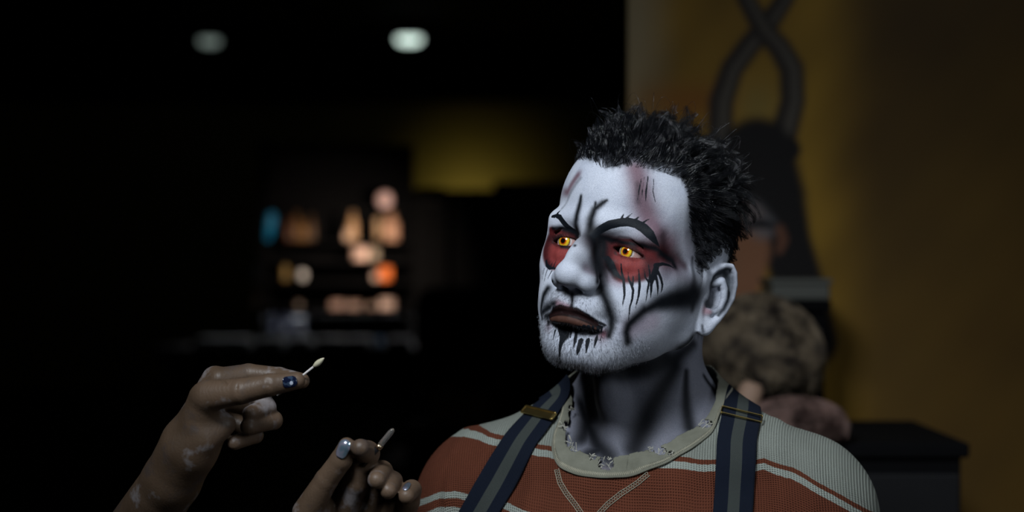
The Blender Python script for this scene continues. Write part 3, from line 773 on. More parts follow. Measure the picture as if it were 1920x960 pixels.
cs = s.ramp(mr, stops, 'CONSTANT')
u = s.attr('wu'); wv_ = s.attr('wv')
cu = s.math('COSINE', s.math('MULTIPLY', u, 2*math.pi/2.3)); cv = s.math('COSINE', s.math('MULTIPLY', wv_, 2*math.pi/2.35))
ridge = s.math('MAXIMUM', cv, s.math('MULTIPLY', cu, 0.8))
yarn = s.math('MULTIPLY', s.math('COSINE', s.math('MULTIPLY', u, 2*math.pi/0.78)), 0.12)
h = s.math('ADD', ridge, yarn)
big = s.noise(14, 3, 0.6)
cs = s.mix(s.math('MULTIPLY', s.math('SUBTRACT', big, 0.35), 0.9, clamp=True), cs, (0.80, 0.82, 0.78), 'MULTIPLY')
# shade in the pits of the knit, darkened into the yarn colour
cs = s.mix(s.math('MULTIPLY', s.math('LESS_THAN', h, 0.05), 0.45), cs, (0.45, 0.42, 0.42), 'MULTIPLY')
s.set(Base_Color=cs, Roughness=0.92, Specular_IOR_Level=0.1)
s.bump(s.math('ADD', h, s.math('MULTIPLY', s.noise(1800, 2), 0.5)), 0.0009, 0.9)
shirt.data.materials.append(s.m)
md = shirt.modifiers.new('thick', 'SOLIDIFY'); md.thickness = 0.0012; md.offset = -1
shirt['label'] = 'rust and off-white striped waffle-knit shirt'

# torn neckband: a ring of cloth around the neck, cut and holed
nphi, ns = 620, 26
ph = np.linspace(-math.pi, math.pi, nphi, endpoint=False)
rows = []
for j in range(ns):
    t = j/(ns-1); q = (OUT*(1-t)+INN*t)
    rows.append(project(sdf_cloth, q.astype(f32), 3, 0.0)); g_ = grad(sdf_cloth, rows[-1]); g_ /= ln(g_)[:, None]
    rows[-1] = rows[-1]+g_*(8.4-2.6*t+1.2*math.sin(t*math.pi)+0.9*np.sin(ph*9+t*2)*t)[:, None]
R3 = np.stack(rows, 1)                                     # nphi, ns, 3
Pc = R3.reshape(-1, 3)
tj = np.tile(np.linspace(0, 1, ns), nphi); pj_ = np.repeat(ph, ns)
def nz1(x, sd): 
    r_ = np.random.default_rng(sd); out = 0
    for k in range(5): out = out+np.sin(x*(3.1*1.9**k)+r_.uniform(0, 6))*0.6**k
    return out
edge = 0.97+0.04*nz1(pj_*3, 3)
cutm = tj > edge
holes = [((1136,868),6.5,6),((1112,856),3,3),((1238,846),5,3),((1322,795),6.5,3.2),((1258,851),2,2),((1066,826),2.5,5),((1060,800),2.2,3.5),((1078,842),4,2.4),((1222,843),3,2),((1070,772),2.2,5)]
hp = surf(lambda p: sdf_cloth(p)-7.5, [h_[0] for h_ in holes])
jg = 1+0.22*nz1(Pc[:, 0]*0.9, 5)*0.6+0.22*nz1(Pc[:, 2]*1.1, 6)*0.6
for (c_, a_, b_), q_ in zip(holes, hp):
    D = Pc-q_; cutm |= ((D[:, 0]/a_)**2+(D[:, 2]/b_)**2+(D[:, 1]/14)**2) < jg
ii = np.arange(nphi)[:, None]*ns; jn = ((np.arange(nphi)+1) % nphi)[:, None]*ns; jj = np.arange(ns-1)[None]
Qc = np.stack([ii+jj, jn+jj, jn+jj+1, ii+jj+1], -1).reshape(-1, 4)
Qc = Qc[~cutm[Qc].any(1)]
s = NT('grey_rib_cloth'); n1_ = s.noise(55, 4, 0.6)
s.set(Base_Color=s.mix(n1_, (0.09, 0.09, 0.068), (0.22, 0.22, 0.175)), Roughness=0.95, Specular_IOR_Level=0.1); s.bump(s.noise(1500, 3, 0.7), 0.0005, 0.8)
CLOTH2 = s.m
collar = mesh_from('collar', Pc, Qc, CLOTH2, None); collar.parent = shirt
md = collar.modifiers.new('thick', 'SOLIDIFY'); md.thickness = 0.0016; md.offset = 0
collar['label'] = 'torn grey neckband with ragged holes'
def sub(o, par=None):
    o.parent = par or person
    if par is None: o.matrix_parent_inverse = Matrix.Translation(-Vector(person.location))
    return o
THREAD = simple('pale_thread', (0.34, 0.32, 0.24), 0.9, var=0.3, scale=200)
def tube(name, pts, r_, mat, parent, sides=4):
    pts = np.asarray(pts, float)[None]; return sub(strands(name, pts, np.full(pts.shape[:2], r_), mat, None, sides), parent)
# overlock stitching on the lower edge of the neckband
def zig(center, side, amp, pitch):
    L_ = np.concatenate([[0], np.cumsum(np.linalg.norm(np.diff(center, axis=0), axis=1))]); n_ = int(L_[-1]/pitch*4)
    t = np.linspace(0, L_[-1], n_); c_ = np.stack([np.interp(t, L_, center[:, k]) for k in range(3)], 1); s_ = np.stack([np.interp(t, L_, side[:, k]) for k in range(3)], 1)
    z_ = np.abs(((np.arange(n_)/4.0) % 1)*2-1)*2-1
    return c_+s_*(z_*amp)[:, None]
nr_ = grad(sdf_cloth, R3[:, 3].astype(f32)); nr_ /= ln(nr_)[:, None]
e0, e1 = R3[:, 2]+nr_*0.9, R3[:, 6]+nr_*0.9
mid = (e0+e1)/2; sd_ = (e1-e0)/2
tube('stitching', zig(mid, sd_, 1.0, 1.7), 0.34, THREAD, shirt)
# V stitching below the neckband
for pl in ([(1044,880),(1050,905),(1062,925),(1080,948),(1096,972),(1104,985)], [(1216,888),(1196,905),(1165,925),(1140,945),(1112,975),(1104,985)]):
    c_ = surf(lambda p: sdf_shirt(p)-0.5, pl); t = np.linspace(0, len(pl)-1, 60); c_ = np.stack([np.interp(t, np.arange(len(pl)), c_[:, k]) for k in range(3)], 1)
    c_ = project(sdf_shirt, c_.astype(f32), 2, 0.7); g_ = grad(sdf_shirt, c_); g_ /= ln(g_)[:, None]
    tg = np.gradient(c_, axis=0); sd2 = np.cross(tg, g_); sd2 /= np.linalg.norm(sd2, axis=1)[:, None]
    tube('stitching', zig(c_, sd2, 1.9, 2.6), 0.30, THREAD, shirt)
    for q_ in (-2.1, 2.1): tube('stitching', c_+sd2*q_, 0.32, THREAD, shirt)
# frayed threads around the holes
S = []
for (c_, a_, b_), q_ in zip(holes, hp):
    for k in range(9 if a_ > 4 else 5):
        an = random.uniform(0, 6.28); p0 = q_+np.array([a_*math.cos(an), -0.5, b_*math.sin(an)])
        d_ = np.array([-math.cos(an)+random.uniform(-.9, .9), random.uniform(-.4, .1), -math.sin(an)+random.uniform(-.5, .9)])*random.uniform(2.5, 6)
        S.append([p0+d_*t+np.array([0, 0, 1.5])*math.sin(t*5+k)*t for t in np.linspace(0, 1, 8)])
S.append([hp[0]+np.array([-4+1.2*k+1.0*math.sin(k*2.3), -1.5-0.3*k, 5-1.5*k+1.8*math.sin(k*1.7)]) for k in range(8)])
S = np.array(S)
sub(strands('frayed_threads', S, np.full(S.shape[:2], 0.33)*rng.uniform(.7, 1.6, (len(S), 1)), simple('frayed_cotton', (0.40, 0.39, 0.33), 0.95), None), shirt)['kind'] = 'stuff'

# ------------------------------------------------------------------ braces
s = NT('navy_webbing'); uu = s.attr('across'); tw = s.attr('along')
band = s.math('LESS_THAN', s.math('ABSOLUTE', uu), 0.30)
twl = s.math('SINE', s.math('MULTIPLY', s.math('ADD', s.math('MULTIPLY', uu, 18.0), tw), 2*math.pi/1.7))
bc = s.mix(band, (0.0038, 0.0065, 0.0145), (0.036, 0.042, 0.040))
bc = s.mix(s.math('MULTIPLY', s.math('GREATER_THAN', twl, 0.2), 0.30), bc, (1.9, 1.8, 1.6), 'MULTIPLY')
s.set(Base_Color=bc, Roughness=0.85, Specular_IOR_Level=0.15); s.bump(s.math('ADD', twl, s.noise(900, 2)), 0.0003, 0.7)
WEB = s.m
BRASS = simple('brass', (0.62, 0.46, 0.17), 0.28, 1.0, var=0.25, scale=120)
def strap(pix, back, half, label):
    c_ = list(surf(sdf_shirt, pix))
    c_ += [np.array(bodyp(*b_), f32) for b_ in back]
    c_ = np.array(c_, f32); c_ = project(sdf_shirt, c_, 4, 2.2)
    L_ = np.concatenate([[0], np.cumsum(np.linalg.norm(np.diff(c_, axis=0), axis=1))]); n_ = int(L_[-1]/2.5)
    t = np.linspace(0, L_[-1], n_); c_ = np.stack([np.interp(t, L_, c_[:, k]) for k in range(3)], 1)
    for _ in range(12): c_[1:-1] = 0.25*c_[:-2]+0.5*c_[1:-1]+0.25*c_[2:]
    c_ = project(sdf_cloth, c_.astype(f32), 3, 9.5)
    g_ = grad(sdf_cloth, c_); g_ /= ln(g_)[:, None]; tg = np.gradient(c_, axis=0); sd = np.cross(tg, g_); sd /= np.linalg.norm(sd, axis=1)[:, None]
    m_ = 17; V = np.zeros((n_, m_, 3), f32); uo = np.linspace(-1, 1, m_)
    for j in range(m_):
        q_ = (c_+sd*half*uo[j]).astype(f32)
        V[:, j] = q_ + g_*0
    V = project(sdf_shirt, V.reshape(-1, 3), 3, 2.4).reshape(n_, m_, 3)
    # webbing is stiff: blend the conformed strip with the straight one
    flat = c_[:, None]+sd[:, None]*half*uo[None, :, None]
    lift = np.maximum(0, ev(sdf_shirt, flat.reshape(-1, 3).astype(f32)).reshape(n_, m_)-2.4)
    V = V*0.75+flat*0.25
    Vv = V.reshape(-1, 3).astype(f32); d_ = ev(sdf_shirt, Vv); gg = grad(sdf_shirt, Vv); gg /= np.maximum(ln(gg), 1e-6)[:, None]
    Vv = Vv+gg*np.maximum(0, 1.9-d_)[:, None]
    i0 = np.arange(n_-1)[:, None]*m_+np.arange(m_-1)[None]
    Qq = np.stack([i0, i0+1, i0+m_+1, i0+m_], -1).reshape(-1, 4)
    o = mesh_from('suspender', Vv, Qq, WEB, None); sub(o)
    attr(o, 'across', np.tile(uo, n_)); attr(o, 'along', np.repeat(t, m_))
    md = o.modifiers.new('thick', 'SOLIDIFY'); md.thickness = 0.0014; md.offset = 0
    o['label'] = label
    return o, c_, g_, sd, tg/np.linalg.norm(tg, axis=1)[:, None]
def buckle(par, P0, n0, s0, t0, w_, h_, th, label, plate):
    vs = []; fs = []
    def bar(x0, x1, y0, y1, z0, z1):
        k = len(vs)
        for z in (z0, z1):
            for x, y in ((x0, y0), (x1, y0), (x1, y1), (x0, y1)): vs.append(P0+s0*x+t0*y+n0*z)
        fs.extend([(k, k+3, k+2, k+1), (k+4, k+5, k+6, k+7), (k, k+1, k+5, k+4), (k+1, k+2, k+6, k+5), (k+2, k+3, k+7, k+6), (k+3, k, k+4, k+7)])
    bar(-w_, w_, h_-th, h_+th, 1.4, 3.4); bar(-w_, w_, -h_-th, -h_+th, 1.4, 3.4)
    bar(-w_-th, -w_+th, -h_, h_, 1.0, 3.0); bar(w_-th, w_+th, -h_, h_, 1.0, 3.0)
    if plate: bar(-w_+1, w_-1, -h_*0.8, h_*0.8, 1.6, 2.6)
    o = mesh_from('buckle', np.array(vs), fs, BRASS, None, smooth=False); sub(o, par)
    md = o.modifiers.new('bev', 'BEVEL'); md.width = 0.0004; md.segments = 2
    o['label'] = label; return o
sL, cL, gL, sdL, tL = strap([(1052,742),(1030,762),(1012,783),(990,813),(966,850),(945,885),(925,920),(903,958),(880,1000),(850,1060)][::-1], [(-78,34,48),(-76,66,30),(-66,96,-40),(-40,112,-140)], 17.5, 'navy brace with an olive centre stripe and a wide brass slider')
sR, cR, gR, sdR, tR = strap([(1386,732),(1390,752),(1388,790),(1381,830),(1378,880),(1375,930),(1371,985),(1365,1060)][::-1], [(72,42,60),(68,75,36),(56,100,-40),(34,112,-140)], 17.5, 'navy brace with an olive centre stripe and a thin brass bar')
def nearest(c_, pxy):
    q_ = np.stack([960+F*c_[:, 0]/c_[:, 1], 480-F*c_[:, 2]/c_[:, 1]], 1); return int(((q_-np.array(pxy))**2).sum(1)[:int(len(c_)*0.8)].argmin())
i = nearest(cL, (1018, 780)); buckle(sL, cL[i], gL[i], sdL[i], tL[i], 18.5, 4.0, 0.9, 'wide brass slider buckle', True)
i = nearest(cR, (1385, 778)); buckle(sR, cR[i], gR[i], sdR[i], tR[i], 18.5, 4.2, 0.5, 'thin brass slider bar', False)

# ------------------------------------------------------------------ the make-up artist: two arms reaching in
artist = empty('person', (-0.42, 1.47, 0.0))
tag(artist, 'make-up artist of whom two bare hands and forearms reach in, holding small applicators', 'person')
AI = Matrix.Translation(-Vector(artist.location))
HD = 55                                                       # hands: a little nearer than the face
def V3(x, y, d): return px(x, y, d+HD)
def hand_sdf(fingers, palm, arm, kf=2.0, kp=9.0, creases=()):
    def f(P):
        d = None
        for pts, rs in palm+arm:
            e = chain(P, pts, rs, 5); d = e if d is None else smin(d, e, kp)
        for pts, rs, kk in fingers:
            e = chain(P, pts, rs, 1.6); d = smin(d, e, kk)
        for a_, b_, r_ in creases:
            d = smax(d, -cap(P, a_, b_, r_), 1.2)
        return d
    return f
# hand A (photo left): thumb towards the camera, pinching a swab; joints as pixel + depth
def J(*a): return [tuple(V3(x, y, d)) for x, y, d in a]
DA = 1440
handA = hand_sdf(
  fingers=[(J((392,742,1436),(452,734,1424),(505,722,1420),(556,714,1424)), [13.5,10.6,9.4,7.2], 5),
           (J((412,712,1462),(466,702,1472),(524,706,1466),(566,714,1448)), [10.5,9.2,7.9,6.6], 3),
           (J((408,724,1474),(478,730,1486),(500,764,1480),(470,776,1460)), [10,9.2,8.2,7.2], 3),
           (J((402,748,1480),(470,756,1492),(512,788,1484),(466,800,1458)), [10,9,8.2,7.2], 3),
           (J((398,776,1482),(440,790,1490),(478,816,1482),(440,830,1460)), [9,8,7.2,6.4], 3)],
  palm=[(J((372,790,1450),(384,748,1442)), [16,14]), (J((358,812,1462),(404,712,1468)), [17,12]), (J((356,822,1470),(400,740,1480)), [18,13]), (J((362,850,1458),(404,800,1470)), [17,13]), (J((380,822,1448),(420,796,1456)), [15,10])],
  arm=[(J((352,842,1462),(322,900,1480),(236,1030,1540),(90,1240,1640)), [25,25,29,38])],
  creases=[(*J((499,700,1413),(502,724,1410.5)), 0.5), (*J((504,702,1413),(507,726,1410.5)), 0.45), (*J((447,704,1417),(443,740,1413)), 0.4), (*J((388,766,1424),(430,782,1434)), 0.9), (*J((382,780,1428),(428,796,1438)), 0.8), (*J((404,700,1442),(424,720,1420)), 0.9)])
handB = hand_sdf(
  fingers=[(J((576,960,1440),(612,900,1428),(640,862,1420),(650,836,1414)), [12.5,9.8,9.2,7.0], 4),
           (J((638,980,1462),(668,906,1440),(688,850,1432),(676,840,1408)), [12.5,11.0,10.6,7.6], 3.5),
           (J((676,990,1470),(706,912,1450),(716,884,1446),(706,900,1410)), [11.5,9.6,9.2,7.4], 3),
           (J((714,1000,1474),(736,920,1456),(736,902,1450),(728,920,1414)), [10.5,9.0,8.4,7.0], 3),
           (J((744,1010,1470),(768,940,1452),(772,918,1446),(762,930,1420)), [9.8,8.6,8.2,6.8], 3)],
  palm=[(J((590,1010,1450),(600,950,1446)), [18,12]), (J((620,1060,1470),(650,985,1466)), [20,15]), (J((660,1070,1478),(690,990,1474)), [20,14]), (J((690,1070,1478),(735,1000,1474)), [19,13])],
  arm=[(J((640,1090,1470),(610,1180,1460),(520,1420,1430)), [26,25,34])])
s = NT('artist_skin'); pn = s.noise(26, 4, 0.65); pk = s.noise(9, 3, 0.5)
sc_ = s.ramp(s.noise(16, 3, 0.6), [(0.3, (0.075,0.047,0.028)), (0.7, (0.140,0.090,0.058))])
sc_ = s.mix(s.math('MULTIPLY', s.ramp(pn, [(0.56, (0,0,0)), (0.66, (1,1,1))]), 0.38), sc_, (0.42, 0.42, 0.46))
sc_ = s.mix(s.math('MULTIPLY', s.ramp(pn, [(0.34, (1,1,1)), (0.44, (0,0,0))]), 0.55), sc_, (0.06, 0.05, 0.05))
sc_ = s.mix(s.attr('knuckle'), sc_, (0.24, 0.11, 0.10))
s.set(Base_Color=sc_, Roughness=0.48, Specular_IOR_Level=0.4)
wv2 = s.n('ShaderNodeTexWave'); wv2.inputs['Scale'].default_value = 90; wv2.inputs['Distortion'].default_value = 9; wv2.inputs['Detail'].default_value = 2; wv2.inputs['Detail Scale'].default_value = 1.2
s.l(s.obj(), wv2.inputs['Vector'])
nb = s.bump(wv2.outputs['Fac'], 0.0002, 0.2); s.bump(s.noise(420, 3, 0.6), 0.0004, 0.5, nb)
ASK = s.m
def pxh(x, y, d): return px(x, y, d+HD)
def nail(f, base, tip, width, mat, view, label, par):
    """a curved nail plate lying on the finger between two surface pixels"""
    a_, b_ = surf(f, [base, tip], 1330)
    ax = b_-a_; L_ = np.linalg.norm(ax); ax /= L_
    g_ = grad(f, np.array([(a_+b_)/2], f32))[0]; g_ -= ax*(g_@ax); g_ /= np.linalg.norm(g_); sd = np.cross(ax, g_)
    nu, nv = 12, 14; V = []
    for i in range(nv):
        t = i/(nv-1); wd = width*math.sqrt(max(0.04, 1-max(0, (t-0.65)/0.36)**2))*math.sqrt(max(0.05, 1-max(0, (0.3-t)/0.33)**2))
        for j in range(nu):
            u_ = -1+2*j/(nu-1); V.append(a_+ax*L_*t+sd*wd*u_)
    V = project(f, np.array(V, f32), 3, 0.45)
    i0 = np.arange(nv-1)[:, None]*nu+np.arange(nu-1)[None]
    o = mesh_from('fingernail', V, np.stack([i0, i0+1, i0+nu+1, i0+nu], -1).reshape(-1, 4), mat, None); o.parent = par
    md = o.modifiers.new('t', 'SOLIDIFY'); md.thickness = 0.0007; md.offset = 0
    o['label'] = label; return o
s = NT('dark_nail_varnish'); s.set(Base_Color=s.mix(s.math('GREATER_THAN', s.noise(260, 2), 0.56), (0.006, 0.010, 0.030), (0.03, 0.05, 0.09)), Roughness=0.12, Coat_Weight=1.0); NAVY = s.m
s = NT('pearl_nail_varnish'); s.set(Base_Color=s.ramp(s.noise(150, 1), [(0.4,(0.16,0.24,0.30)),(0.6,(0.32,0.30,0.38))]), Roughness=0.2, Metallic=0.5, Coat_Weight=1.0); PEARL = s.m
for f, lo, hi, lab in ((handA, (-480, 1430, -500), (-140, 1720, -70), 'bare hand and forearm smudged with white paint, thumb pinching a swab'),
                       (handB, (-240, 1420, -540), (-50, 1590, -130), 'bare hand seen from its back, fingers bent around a small dark tool')):
    Ph, Qh = nets(f, lo, hi, 1.3 if 'coarse' not in TEST else 2)
    o = mesh_from('arm', Ph, Qh, ASK, None); o.parent = artist; o.matrix_parent_inverse = AI; o['label'] = lab
    attr(o, 'knuckle', np.zeros(len(Ph)))
    if f is handA:
        nail(f, (530,718), (557,714), 5.2, NAVY, None, 'thumbnail varnished dark blue with a pale dot', o)
        q_ = surf(f, [(546,718)], 1330); 
        dv = [(q_[0]+np.array([1.5*math.cos(k*math.pi/8)*(1 if r_ else 0), 0, 1.5*math.sin(k*math.pi/8)*(1 if r_ else 0)])) for r_ in (0, 1) for k in range(16)]
        dv = project(f, np.array(dv, f32), 3, 1.0)
        mesh_from('nail_dot', dv, [(k, 16+k, 16+(k+1) % 16) for k in range(16)], simple('pale_varnish', (0.45, 0.5, 0.6), 0.3), None).parent = o
    else:
        nail(f, (636,858), (652,826), 4.8, PEARL, None, 'pearly varnished nail of the upright finger', o)
        nail(f, (760,920), (766,906), 2.6, PEARL, None, 'pale lilac nail of the little finger', o)
# things held
def rod(name, prof, a_, b_, mat, n=20):
    """lathe: prof = [(t, radius)] from a to b"""
    a_, b_ = np.array(a_, float), np.array(b_, float); ax = b_-a_; L_ = np.linalg.norm(ax); ax /= L_
    u_ = np.cross(ax, [0.1, 0.9, 0.3]); u_ /= np.linalg.norm(u_); v_ = np.cross(ax, u_)
    V = [a_+ax*L_*t+(u_*math.cos(2*math.pi*k/n)+v_*math.sin(2*math.pi*k/n))*r_ for t, r_ in prof for k in range(n)]
    Qf = [(i*n+k, i*n+(k+1) % n, (i+1)*n+(k+1) % n, (i+1)*n+k) for i in range(len(prof)-1) for k in range(n)]
    Qf += [tuple(range(n))[::-1], tuple((len(prof)-1)*n+k for k in range(n))]
    return mesh_from(name, np.array(V), Qf, mat, None)
sw = empty('cotton_swab', tuple(pxh(560, 710, 1443)*0.001+np.array([0, 0, CAMZ])))
tag(sw, 'pointed makeup swab pinched between thumb and forefinger of the raised hand', 'swab')
SI = Matrix.Translation(-Vector(sw.location))
a_, b_, c_ = pxh(520, 742, 1446), pxh(592, 684, 1436), pxh(608, 671, 1434)
for nm, o in (('stick', rod('stick', [(0, .9), (1, .9)], a_, b_, simple('white_plastic_stick', (0.55, 0.52, 0.50), 0.5))),
              ('foam_tip', rod('foam_tip', [(0, .9), (.08, 1.5), (.3, 2.3), (.5, 2.4), (.75, 1.7), (.93, .8), (1, .2)], pxh(588, 687.5, 1436.5), c_, simple('cream_foam', (0.50, 0.47, 0.33), 0.95, var=.15, scale=400)))):
    o.parent = sw; o.matrix_parent_inverse = SI
tl = empty('applicator', tuple(pxh(700, 850, 1425)*0.001+np.array([0, 0, CAMZ])))
tag(tl, 'slim clear-capped dark applicator held between bent fingers of the lower hand', 'makeup tool')
TI = Matrix.Translation(-Vector(tl.location))
g_ = NT('clear_plastic'); g_.set(Base_Color=(0.75, 0.72, 0.68), Roughness=0.05, Transmission_Weight=0.9, IOR=1.45)
a_, b_ = pxh(680, 872, 1424), pxh(712, 836, 1421)
for o in (rod('barrel', [(0, 2.5), (.9, 2.5), (1, 2.1)], a_, b_, simple('black_plastic', (0.012, 0.012, 0.014), 0.25)),
          rod('cap', [(0, 2.4), (.3, 2.5), (.8, 2.4), (.94, 1.8), (1, .6)], b_, pxh(738, 804, 1417), g_.m),
          rod('ferrule', [(0, 2.7), (.5, 2.8), (1, 2.7)], pxh(708, 841, 1421.5), pxh(714, 834, 1421), simple('champagne_metal', (.55, .42, .28), .3, 1.0))):
    o.parent = tl; o.matrix_parent_inverse = TI

# ------------------------------------------------------------------ the room (metres)
def at(x, y, d): return np.array([(x-960)/F*d, d, CAMZ-(y-480)/F*d])
def boxm(name, lo, hi, mat, parent=None, bev=0.0):
    x0, y0, z0 = lo; x1, y1, z1 = hi
    V = [(x0,y0,z0),(x1,y0,z0),(x1,y1,z0),(x0,y1,z0),(x0,y0,z1),(x1,y0,z1),(x1,y1,z1),(x0,y1,z1)]
    o = mesh_from(name, np.array(V), [(0,3,2,1),(4,5,6,7),(0,1,5,4),(1,2,6,5),(2,3,7,6),(3,0,4,7)], mat, parent, smooth=False, scale=1.0, off=(0, 0, 0))
    if bev:
        m = o.modifiers.new('bev', 'BEVEL'); m.width = bev; m.segments = 2
    return o
def lathe(name, prof, mat, parent=None, n=24, smooth=True):
    """prof = [(z, r)] in metres around the local z axis"""
    V = [(r_*math.cos(2*math.pi*k/n), r_*math.sin(2*math.pi*k/n), z) for z, r_ in prof for k in range(n)]
    Qf = [(i*n+k, i*n+(k+1) % n, (i+1)*n+(k+1) % n, (i+1)*n+k) for i in range(len(prof)-1) for k in range(n)]
    Qf += [tuple(range(n))[::-1], tuple((len(prof)-1)*n+k for k in range(n))]
    return mesh_from(name, np.array(V), Qf, mat, parent, smooth=smooth, scale=1.0, off=(0, 0, 0))
M = {}
M['floor'] = simple('dark_concrete', (0.035, 0.033, 0.030), 0.7, var=0.3, scale=3, bump=0.002)
M['black'] = simple('black_paint', (0.0025, 0.0025, 0.003), 0.9, var=0.2, scale=8, Specular_IOR_Level=0.12)
M['olive'] = simple('olive_yellow_plaster', (0.30, 0.24, 0.07), 0.9, var=0.12, scale=2)
M['wood'] = simple('dark_wood', (0.010, 0.007, 0.005), 0.7, var=0.4, scale=12, Specular_IOR_Level=0.2)
M['grey'] = simple('dark_grey_laminate', (0.009, 0.009, 0.010), 0.7, var=0.2, scale=6, Specular_IOR_Level=0.2)
M['steel'] = simple('aluminium', (0.35, 0.35, 0.36), 0.35, 1.0)
M['card'] = simple('brown_cardboard', (0.16, 0.11, 0.06), 0.9, var=0.2, scale=20)
for nm, lo, hi, m in (('floor', (-5, -2.5, -0.1), (5, 17.2, 0), 'floor'), ('ceiling', (-5, -2.5, 3.25), (5, 17.2, 3.35), 'black'),
                      ('wall_back', (-5, 17.0, 0), (5, 17.2, 2.78), 'olive'), ('trim_1', (-5, 16.7, 2.72), (5, 17.0, 3.25), 'black'),
                      ('wall_left', (-5.1, -2.5, 0), (-5, 17.2, 3.25), 'black'), ('wall_right', (5, -2.5, 0), (5.1, 17.2, 3.25), 'black'), ('wall_front', (-5, -2.6, 0), (5, -2.5, 3.25), 'black')):
    tag(boxm(nm, lo, hi, M[m]), kind='structure')
# ceiling lamps
def emis(name, c, st_):
    s = NT(name); s.set(Base_Color=(0.8, 0.8, 0.8), Emission_Color=c, Emission_Strength=st_); return s.m
for (x, y, stg, w_, lab) in ((767, 75, 1.5, 0.11, 'bright greenish-white ceiling lamp high above the shelves'), (393, 78, 0.2, 0.09, 'dim ceiling lamp near the upper edge, further to the side')):
    p = at(x, y, 15.0); r_ = empty('ceiling_lamp', (p[0], p[1], 3.25)); tag(r_, lab, 'lamp', 'ceiling lamps of the hall')
    h0 = p[2]-3.25
    lathe('stem', [(h0+0.05, 0.012), (0, 0.012)], M['black'], r_, 10); lathe('housing', [(h0+0.02, w_), (h0+0.05, w_), (h0+0.075, w_*0.4)], M['black'], r_, 20)
    lathe('diffuser', [(h0-0.035, w_*0.3), (h0-0.03, w_*0.7), (h0-0.012, w_*0.92), (h0+0.02, w_*0.95)], emis('lamp_glass', (0.80, 1.0, 0.90), stg), r_, 20)
# warm lamp that washes the far wall, sitting on the cupboards in front of it
def lampobj(name, loc, target, size, power, colr, spread, label, cat):
    r_ = empty(name, tuple(loc)); tag(r_, label, cat)
    l = area(name+'_light', (0, 0, 0), (1, 0, 0), size, power, colr, spread); l.name = 'bulb_light'; l.parent = r_
    l.rotation_euler = (Vector(target)-Vector(loc)).to_track_quat('-Z', 'Y').to_euler(); return r_
wl = at(868, 380, 15.9)
r_ = lampobj('wall_lamp', (wl[0], 16.30, 1.62), (wl[0]+0.05, 17.0, 1.72), 0.25, 0.8, (1.0, 0.86, 0.36), 110, 'small floodlight on the far cupboards washing the olive wall', 'lamp')
boxm('lamp_body', (-0.14, -0.10, -0.10), (0.14, -0.015, 0.10), M['black'], r_, 0.005); lathe('foot', [(-0.20, 0.08), (-0.18, 0.08), (-0.17, 0.01), (-0.1, 0.01)], M['black'], r_, 14)
# far row of dark cupboards
def cupboard(x0, x1, y0, y1, zt, ndoor, label, mat='wood'):
    r_ = empty('cupboard', ((x0+x1)/2, (y0+y1)/2, 0)); tag(r_, label, 'cupboard')
    w2, d2 = (x1-x0)/2, (y1-y0)/2
    boxm('carcass', (-w2, -d2+0.02, 0.0), (w2, d2, zt), M[mat], r_, 0.004)
    for k in range(ndoor):
        a, b = -w2+2*w2*k/ndoor+0.006, -w2+2*w2*(k+1)/ndoor-0.006
        d_ = boxm('door', (a, -d2, 0.08), (b, -d2+0.019, zt-0.02), M['grey'], r_, 0.003)
        boxm('handle', (b-0.05, -d2-0.03, zt*0.5), (b-0.035, -d2, zt*0.5+0.16), M['steel'], d_, 0.003)
    return r_
cupboard(-1.55, 0.85, 15.4, 16.2, 1.35, 4, 'long low dark cupboard in front of the olive far wall')
a = at(925, 330, 6.9); cupboard(at(925,0,6.9)[0], at(1120,0,6.9)[0], 6.9, 7.4, a[2]-0.02, 2, 'tall dark grey cupboard behind the painted face', 'grey')
a = at(755, 355, 7.6); cupboard(at(752,0,7.6)[0], at(945,0,7.6)[0], 7.6, 8.1, a[2], 1, 'dark wooden wardrobe beside the lit shelves')
# workbench with a back shelf full of small make-up pots
D0 = 6.5
xl, xr = at(330, 0, D0)[0], at(770, 0, D0)[0]; zc = at(0, 652, D0)[2]
ct = empty('workbench', ((xl+xr)/2, D0+0.3, 0)); tag(ct, 'long dark workbench carrying the shelf of pots and bottles', 'table'); hw = (xr-xl)/2
boxm('worktop', (-hw-0.1, -0.32, zc-0.04), (hw+0.1, 0.32, zc), M['wood'], ct, 0.004)
for sx_ in (-1, 1):
    for sy_ in (-1, 1): boxm('leg', (sx_*hw-0.03, sy_*0.27-0.03, 0), (sx_*hw+0.03, sy_*0.27+0.03, zc-0.04), M['black'], ct)
sh = empty('shelf_unit', ((at(470,0,D0)[0]+at(760,0,D0)[0])/2, D0+0.42, zc)); tag(sh, 'black open shelf unit standing on the workbench, with small pots', 'shelf')
hs = (at(760,0,D0)[0]-at(470,0,D0)[0])/2
shz = [at(0, v, D0)[2]-zc for v in (582, 528, 488, 450, 385)]
for z_ in shz+[at(0, 262, D0)[2]-zc]: boxm('shelf', (-hs, -0.26 if z_ == shz[0] else -0.14, z_-0.012), (hs, 0.14, z_), M['black'], sh)
boxm('back_panel', (-hs, 0.14, 0), (hs, 0.155, at(0, 255, D0)[2]-zc), M['black'], sh)
for s_ in (-1, 1): boxm('side_panel', (s_*hs-0.01, -0.14, 0), (s_*hs+0.01, 0.15, at(0, 250 if s_ < 0 else 590, D0)[2]-zc), M['black'], sh)
